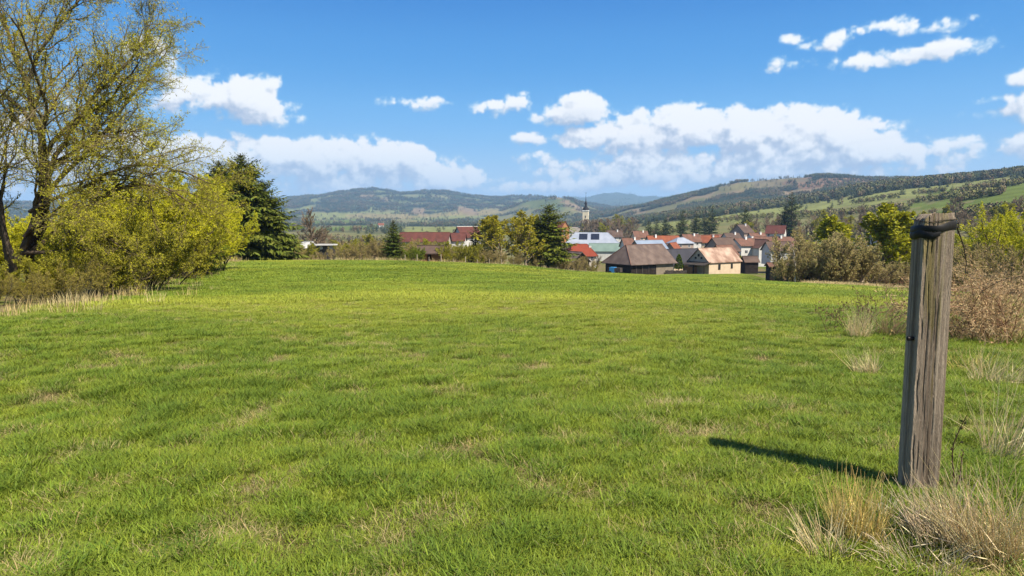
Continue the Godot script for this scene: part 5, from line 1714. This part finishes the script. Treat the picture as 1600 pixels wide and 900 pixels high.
	stand(LIB.fuzz[1], "bare_tree", "broad bare brown tree directly behind the white shelter", "tree", 508, 158, 0.92, "", 1.3, 1.2)
	stand(LIB.bare[1], "apple_tree", "small bare apple tree left of the barn", "tree", 932, 158, 0.52, "", 0.9, 1.25)
	stand(LIB.bare[2], "bare_tree", "dark bare tree in front of the dark red roof", "tree", 687, 120, 0.52, "", 2.0, 0.9)
	stand(LIB.lime[0], "lime_green_tree", "wide lime green tree with leaning dark trunk before the orange gabled house", "tree", 1366, 88, 1.18, "", 0.7, 1.4)
	stand(LIB.lime[0], "lime_green_tree", "smaller lime green tree left behind the wide lime green tree", "tree", 1334, 112, 1.3, "", 2.7, 1.4)
	stand(LIB.lime[0], "lime_green_tree", "yellow green tree just behind the top of the post", "tree", 1440, 108, 1.25, "", 3.9, 1.4)
	for q in [[640, 175, 0.62, 0, "budding tree before the left end of the long dark red roof"], [668, 168, 0.7, 1, "budding tree hiding the middle of the long dark red roof"], [700, 180, 0.72, 0, "budding tree before the shorter dark red roof"], [716, 190, 0.6, 1, "budding tree at the gabled farmhouse's left corner"], [740, 205, 0.7, 0, "budding tree before the white farmhouse wall"], [1045, 235, 0.62, 1, "budding garden tree beside the blue grey roof"], [1090, 250, 0.6, 0, "budding garden tree left of the brown gabled house"], [1150, 225, 0.55, 1, "budding garden tree left of the white house"], [965, 250, 0.6, 1, "budding tree at the right end of the green roofed hall"], [975, 300, 0.8, 0, "budding tree between green hall and blue grey roof"]]:
		stand(LIB.budding[q[3]], "budding_tree", q[4], "tree", q[0], q[1], q[2], "budding trees in the gardens", q[0] * 0.4, 1.25)
	# white stemmed birch
	var bi := woody(bare.duplicate())
	bi.bark = [lin(0.55, 0.50, 0.42), lin(0.35, 0.29, 0.22), lin(0.2, 0.16, 0.11), lin(0.18, 0.14, 0.09)]
	bi.kids = [9, 5, 4, 0]
	stand(sapling(41, 9.0, bi), "birch_tree", "slim birch with white stem before the bare thicket", "tree", 1246, 77, 0.55, "", 0.0, 0.7)
	# thicket on the right: bare bushes
	var gt := "bare thicket at the field's right corner"
	var thick := [[1248, 80, 1.7, 0, "left end bush of the bare thicket beside the birch"], [1274, 79, 2.3, 1, "highest bare bush in the thicket right of the birch"], [1304, 80, 2.2, 2, "middle bare bush of the thicket"], [1330, 79, 1.9, 0, "bare bush of the thicket next to the leaning dark trunk"], [1290, 84, 2.35, 2, "bare bush at the back of the thicket"], [1228, 88, 0.9, 1, "low bare bush between rust brown shed and birch"]]
	for q in thick:
		stand(LIB.thick[q[3] % 2], "bare_bush", q[4], "shrub", q[0], q[1], q[2], gt, q[0] * 0.3)
	for q in [[1385, 82, 1.2, 1, "low bare bush right of the leaning dark trunk"], [1410, 80, 1.2, 0, "low bare bush touching the left of the post"]]:
		stand(LIB.thick[q[3] % 2], "bare_bush", q[4], "shrub", q[0], q[1], q[2], gt, q[0] * 0.3)
	# right of the post
	var gr := "trees right of the post"
	var rt := [["mixed", 0, 1545, 74, 2.16, "golden green tree with brown base right of the post"], ["gold", 1, 1600, 68, 1.58, "tall olive golden tree at the right edge of the view"], ["brown", 1, 1510, 66, 1.88, "brown bush just right of the post"], ["brown", 2, 1560, 60, 1.80, "brown bush below the golden green tree"], ["brown", 0, 1590, 52, 1.65, "grey brown bush at the right edge below the olive golden tree"], ["olive", 0, 1500, 78, 1.35, "olive bush beside the post's right side"], ["mixed", 1, 1640, 75, 3.06, "golden tree cut off by the right edge"], ["brown", 0, 1532, 90, 3.00, "tall bare brown tree behind the golden green tree"], ["gold", 1, 1572, 88, 1.58, "olive topped tree between the two golden trees"]]
	for q in rt:
		stand(LIB[q[0]][q[1]], "edge_shrub", q[5], "shrub", q[2], q[3], q[4], gr, q[2] * 0.2)
	# scrub along the far field edge
	var ge := "scrub along the far field edge"
	var rng := rng_of(55)
	var edge := [
		["brown", 455, 100, 0.90, "brown scrub next to the lowest spruce"], ["olive", 462, 118, 1.50, "olive scrub behind the field edge near the lowest spruce"], ["brown", 500, 104, 0.68, "low scrub below the tiny white cabin"], ["brown", 530, 112, 1.12, "brown scrub right of the white shelter"], ["olive", 540, 135, 1.50, "yellowish scrub behind the white shelter"], ["brown", 556, 114, 1.20, "brown scrub midway between shelter and lone spruce"], ["brown", 578, 112, 1.42, "taller brown scrub left of the lone spruce"], ["brown", 596, 110, 1.35, "brown scrub touching the lone spruce"], ["brown", 636, 108, 1.20, "brown scrub right of the lone spruce"], ["bright", 650, 104, 1.14, "bright green egg shaped shrub near the orange hut"], ["olive", 718, 110, 1.42, "large olive shrub right of the orange hut"], ["olive", 735, 112, 1.27, "olive shrub between the hut and the pines"], ["brown", 700, 118, 1.27, "brown shrub behind the orange hut"], ["brown", 757, 112, 1.12, "brown scrub at the foot of the dark pines"], ["brown", 778, 113, 1.05, "brown scrub at the foot of the left amber tree"], ["brown", 805, 115, 0.98, "brown scrub between the amber trees"], ["brown", 838, 119, 1.05, "dark scrub at the foot of the tall broad spruce"], ["olive", 838, 125, 1.35, "olive scrub in the shade left of the tall broad spruce"], ["brown", 876, 126, 1.12, "brown scrub right of the tall broad spruce"], ["brown", 893, 134, 1.35, "brown scrub below the dark gabled shed"], ["brown", 912, 143, 1.35, "brown scrub left of the apple tree"], ["olive", 922, 150, 0.75, "low olive bush under the apple tree"], ["brown", 610, 128, 1.50, "rust brown scrub behind the lone spruce"], ["brown", 665, 128, 1.65, "brown scrub in front of the long dark red roof"]]
	for q in edge:
		var pool: Array = LIB[q[0]]
		stand(pool[rng.randi() % pool.size()], "edge_scrub", q[4], "shrub", q[1], q[2], q[3], ge, rng.randf() * 6.0)
	var nth := ["first", "second", "third", "fourth", "fifth", "sixth", "seventh", "eighth", "ninth", "tenth", "eleventh", "twelfth", "thirteenth", "fourteenth", "fifteenth", "sixteenth", "seventeenth", "eighteenth", "nineteenth", "twentieth"]
	for q in [[440, 770, 130, 185, 20, 1.6, "brown and olive bush", "in the gardens behind the far field edge"], [1235, 1420, 105, 190, 16, 1.8, "brown bush", "in the hollow behind the bare thicket"], [1470, 1640, 100, 210, 16, 2.1, "brown and olive bush", "on the low ground right of the post"]]:
		for k in q[4]:
			var kind: Array = LIB.brown if rng.randf() < 0.6 else LIB.olive
			stand(kind[rng.randi() % kind.size()], "garden_bush", "%s, %s from left %s" % [q[6], nth[k], q[7]], "shrub", lerpf(q[0], q[1], (k + rng.randf() * 0.8) / q[4]), rng.randf_range(q[2], q[3]), q[5] * rng.randf_range(0.7, 1.2), "bushes " + q[7], rng.randf() * 6.0, rng.randf_range(1.0, 1.3))
	# thujas by the slate roofed house
	var th := stand(LIB.thuja[0], "thuja", "clipped conical evergreen before the slate roofed house", "shrub", 1062, 176, 1.0, "thujas by the slate house", 0.0, 1.15)
	th.position.y = height_at(421, 176)
	th = stand(LIB.thuja[0], "thuja", "second evergreen half hidden behind the barn's right end", "shrub", 1043, 184, 0.85, "thujas by the slate house", 1.0, 1.2)
	th.position.y = height_at(420, 184)
	# village conifers
	var gv := "dark conifers behind the village roofs"
	for q in [[1014, 470, 1.61, 0, "dark conifer at the left end of the row behind the roofs"], [1026, 480, 1.70, 1, "second dark conifer of the row from its left end"], [1040, 465, 1.78, 0, "third dark conifer of the row behind the roofs"], [1067, 455, 2.12, 1, "tall pointed conifer in the middle of the row"], [1088, 470, 1.87, 0, "conifer right of the tall pointed one"], [1100, 480, 1.70, 1, "fifth conifer of the row, before its tallest neighbour"], [1113, 475, 2.21, 1, "tallest right hand conifer of the row"], [1165, 455, 2.04, 0, "leaning dark pine above the lone brown roof"], [1236, 420, 2.63, 1, "tall dark pine with two tops behind the dark red roof"], [1228, 425, 2.04, 0, "dark pine beside the tall two topped pine"], [1090, 292, 0.55, 0, "low dark yew before the brown gabled house"], [1103, 280, 0.50, 1, "small pointed conifer above the slate roof"], [1082, 285, 0.50, 1, "dark conifer beside the steep orange roof"], [924, 640, 1.20, 1, "dark conifer at the church foot"], [870, 500, 1.10, 0, "dark conifer left of the church nave"], [883, 480, 1.00, 1, "dark conifer between orange gable and solar hall"], [1303, 430, 0.90, 0, "small dark pine in the village's right outskirts"], [1478, 330, 0.75, 1, "dark conifer right of the post top"], [1492, 335, 0.80, 0, "second dark conifer right of the post top"], [1412, 345, 0.80, 1, "dark conifer left of the post top"], [1395, 350, 0.70, 0, "second dark conifer left of the post top"], [1428, 360, 0.70, 0, "dark conifer peeping over the post top"]]:
		stand(LIB.pine[q[3]] if q[2] > 0.6 else LIB.spruce[2], "village_conifer", q[4], "tree", q[0], q[1], q[2], gv, q[0] * 0.7)
	# bare village trees, counted from the left within each stand
	for q in [[950, 42, 540, 740, 20, 2.3, "bare brown tree", "in the wood right of the church"], [985, 36, 470, 540, 10, 1.4, "bare brown tree", "above the solar panel hall"], [1190, 46, 430, 520, 14, 1.6, "bare tree", "behind the white houses"], [1285, 66, 330, 520, 20, 1.5, "bare tree", "on the slope behind the thicket"], [1140, 44, 300, 420, 10, 0.9, "bare garden tree", "among the village roofs"], [545, 64, 230, 420, 15, 0.95, "bare tree", "in the gardens behind the left field edge"], [680, 44, 290, 460, 10, 0.85, "bare tree", "around the long dark red roof"], [1455, 56, 200, 400, 18, 1.35, "bare tree", "in the hollow behind the post"], [1560, 48, 120, 330, 14, 1.2, "bare tree", "at the foot of the right slope"], [1075, 90, 205, 300, 16, 0.62, "bare tree", "standing among the village gardens"], [895, 26, 260, 420, 6, 0.75, "bare tree", "around the vivid red roof"]]:
		var where := []
		for k in q[4]:
			where.append(q[0] + q[1] * ((k + rng.randf()) / q[4] * 2.0 - 1.0))
		for k in q[4]:
			var src: Node3D = LIB.fuzz[rng.randi() % 3] if rng.randf() < 0.8 else LIB.budding[rng.randi() % 2]
			stand(src, "village_tree", "%s, %s from the left of those %s" % [q[6], nth[k], q[7]], "tree", where[k], rng.randf_range(q[2], q[3]), q[5] * rng.randf_range(0.75, 1.15), "bare trees " + q[7], rng.randf() * 6.0, rng.randf_range(1.0, 1.4))
	# posts along the far edge
	var fp := MB.new()
	fp.tube(PackedVector3Array([Vector3(0, -0.2, 0), Vector3(0.02, 0.6, 0), Vector3(0.03, 1.15, 0.01)]), PackedFloat32Array([0.075, 0.07, 0.06]), 6, lin(0.36, 0.30, 0.22))
	fp.tri(Vector3(0.09, 1.15, 0.01), Vector3(0.0, 1.15, -0.04), Vector3(0.0, 1.15, 0.06), lin(0.36, 0.3, 0.22))
	var pm := fp.mesh(M.bark)
	for k in 17:
		var f := k / 16.0
		var px := lerpf(632, 935, f)
		var dd := 94.0 + 9.0 * smoothstep(640, 780, px) + 38.0 * smoothstep(770, 960, px)
		var o := thing("field_fence_post", "thin pale post, %s from the left in the fence along the far field edge" % nth[k], "post", spot(px, dd), k * 1.3, "posts of the far field fence")
		o.scale = Vector3(0.7, 0.85, 0.7) * (1.0 + 0.25 * sin(k * 2.7))
		part("stake", pm, o)

var LIB := {}


func build_things() -> void:
	build_near()
	build_hedge()
	print("hedge ", Time.get_ticks_msec())
	build_village()
	build_trees()
	print("trees ", Time.get_ticks_msec())
	build_woods()
	print("woods ", Time.get_ticks_msec())


func _ready() -> void:
	var cam := Camera3D.new()
	cam.name = "camera"
	add_child(cam)
	cam.position = Vector3(0, EYE, 0)
	cam.rotation_degrees = Vector3(-PITCH, 0, 0)
	cam.fov = rad_to_deg(2.0 * atan(450.0 / FOCAL))
	cam.near = 0.05
	cam.far = 40000.0
	cam.current = true
	setup_noise()
	var env := Environment.new()
	env.background_mode = Environment.BG_SKY
	var pano := PanoramaSkyMaterial.new()
	pano.panorama = build_sky()
	pano.energy_multiplier = 0.53
	var sky := Sky.new()
	sky.sky_material = pano
	env.sky = sky
	env.tonemap_mode = Environment.TONE_MAPPER_LINEAR
	env.tonemap_exposure = 2.05
	env.fog_enabled = true
	env.fog_density = 0.0001
	env.fog_light_color = Color(0.66, 0.83, 1.0)
	env.sdfgi_enabled = true
	env.ssao_enabled = true
	env.ssil_enabled = true
	var we := WorldEnvironment.new()
	we.name = "environment"
	we.environment = env
	add_child(we)
	var sun := DirectionalLight3D.new()
	sun.name = "sun"
	add_child(sun)
	sun.look_at_from_position(Vector3(0.743, 1.28, 0.669), Vector3.ZERO, Vector3.UP)
	sun.light_energy = 1.6
	sun.light_color = Color(1.0, 0.955, 0.88)
	sun.light_angular_distance = 0.5
	sun.shadow_enabled = true
	print("sky done ", Time.get_ticks_msec())
	setup_materials()
	build_table()
	setup_cover()
	build_ground()
	print("ground done ", Time.get_ticks_msec())
	build_things()
	print("things done ", Time.get_ticks_msec())
	build_grass()
	print("grass done ", Time.get_ticks_msec())


func setup_materials() -> void:
	M.grass = leafy(0.35, 0.5)
	M.leaf = leafy(0.6, 0.6)
	M.needle = leafy(0.25, 0.65)
	M.needle.metallic_specular = 0.1
	M.straw = leafy(0.3, 0.8)
	M.bark = mat(Color.WHITE, 0.95)
	M.timber = mat(Color.WHITE, 0.92)
	var relief := wood_relief(1)
	M.timber.albedo_texture = wood_relief(0)
	M.timber.heightmap_enabled = true
	M.timber.heightmap_texture = relief
	M.timber.heightmap_scale = 0.55
	M.rubber = mat(Color.WHITE, 0.5)
	M.white = mat(lin(0.74, 0.73, 0.70).linear_to_srgb(), 0.8)
	M.glass = mat(lin(0.02, 0.025, 0.03).linear_to_srgb(), 0.08)
	M.glass.metallic_specular = 0.6
	M.darkwood = tiled(lin(0.024, 0.017, 0.013), lin(0.012, 0.009, 0.007), 31, 0.3)
	M.greywood = tiled(lin(0.065, 0.054, 0.046), lin(0.032, 0.027, 0.022), 32, 0.3)
	M.board = tiled(lin(0.218, 0.185, 0.141), lin(0.163, 0.136, 0.098), 33, 0.3)
	M.cream = tiled(lin(0.52, 0.42, 0.30), lin(0.44, 0.35, 0.25), 34, 0.2)
	M.plaster = tiled(lin(0.403, 0.377, 0.325), lin(0.325, 0.300, 0.260), 35, 0.15)
	M.pinkish = tiled(lin(0.300, 0.234, 0.196), lin(0.245, 0.191, 0.163), 36, 0.15)
	M.whitewall = tiled(lin(0.508, 0.500, 0.481), lin(0.442, 0.436, 0.416), 37, 0.15)
	M.barnroof = tiled(lin(0.139, 0.104, 0.085), lin(0.080, 0.057, 0.048), 38, 0.14)
	M.oldred = tiled(lin(0.158, 0.080, 0.057), lin(0.099, 0.055, 0.039), 39, 0.14)
	M.redroof = tiled(lin(0.196, 0.041, 0.022), lin(0.149, 0.031, 0.016), 40, 0.14)
	M.orange = tiled(lin(0.215, 0.070, 0.032), lin(0.155, 0.051, 0.028), 41, 0.14)
	M.maroon = tiled(lin(0.105, 0.036, 0.028), lin(0.075, 0.028, 0.022), 42, 0.14)
	M.patched = tiled(lin(0.42, 0.31, 0.24), lin(0.17, 0.10, 0.07), 43, 0.10)
	M.slate = tiled(lin(0.041, 0.041, 0.051), lin(0.031, 0.031, 0.037), 44, 0.1)
	M.tin = tiled(lin(0.283, 0.310, 0.359), lin(0.218, 0.245, 0.294), 45, 0.06, 0.45)
	M.bluetin = tiled(lin(0.196, 0.239, 0.305), lin(0.153, 0.191, 0.250), 46, 0.06, 0.45)
	M.greentin = tiled(lin(0.141, 0.196, 0.168), lin(0.109, 0.158, 0.136), 47, 0.06, 0.6)
	M.browntile = tiled(lin(0.099, 0.068, 0.053), lin(0.064, 0.043, 0.036), 48, 0.12)
	M.orangewall = tiled(lin(0.338, 0.163, 0.071), lin(0.272, 0.125, 0.054), 49, 0.15)
	M.farleaf = mat(Color.WHITE, 0.9)
	M.bluetarp = mat(lin(0.04, 0.20, 0.42).linear_to_srgb(), 0.5)
	M.rubberflat = mat(lin(0.02, 0.02, 0.02).linear_to_srgb(), 0.8)
	M.solar = mat(lin(0.018, 0.022, 0.035).linear_to_srgb(), 0.25)
	M.churchwall = tiled(lin(0.62, 0.56, 0.42), lin(0.54, 0.48, 0.36), 50, 0.06)
	M.churchroof = tiled(lin(0.229, 0.201, 0.180), lin(0.185, 0.163, 0.147), 51, 0.06)


# weathered grain, wandering and broken; which 0: its colour, 1: its relief
func wood_relief(which: int) -> ImageTexture:
	var im := Image.create(512, 512, false, Image.FORMAT_RGB8)
	for y in 512:
		for x in 512:
			var u := x + noise_a.get_noise_2d(x * 0.6, y * 0.9) * 16.0
			var grain := noise_b.get_noise_2d(u * 22.0, y * 1.9)
			var fine := noise_c.get_noise_2d(u * 60.0, y * 7.0)
			if which == 0:
				var k := clampf(0.86 + grain * 0.22 + fine * 0.14, 0.5, 1.0)
				im.set_pixel(x, y, Color(k, k * 0.985, k * 0.965))
			else:
				var split := smoothstep(0.07, 0.0, absf(noise_a.get_noise_2d(u * 14.0 + 900.0, y * 1.5)))
				var k := clampf(0.62 + grain * 0.35 + fine * 0.22 - split * 0.4, 0.0, 1.0)
				im.set_pixel(x, y, Color(k, k, k))
	return ImageTexture.create_from_image(im)
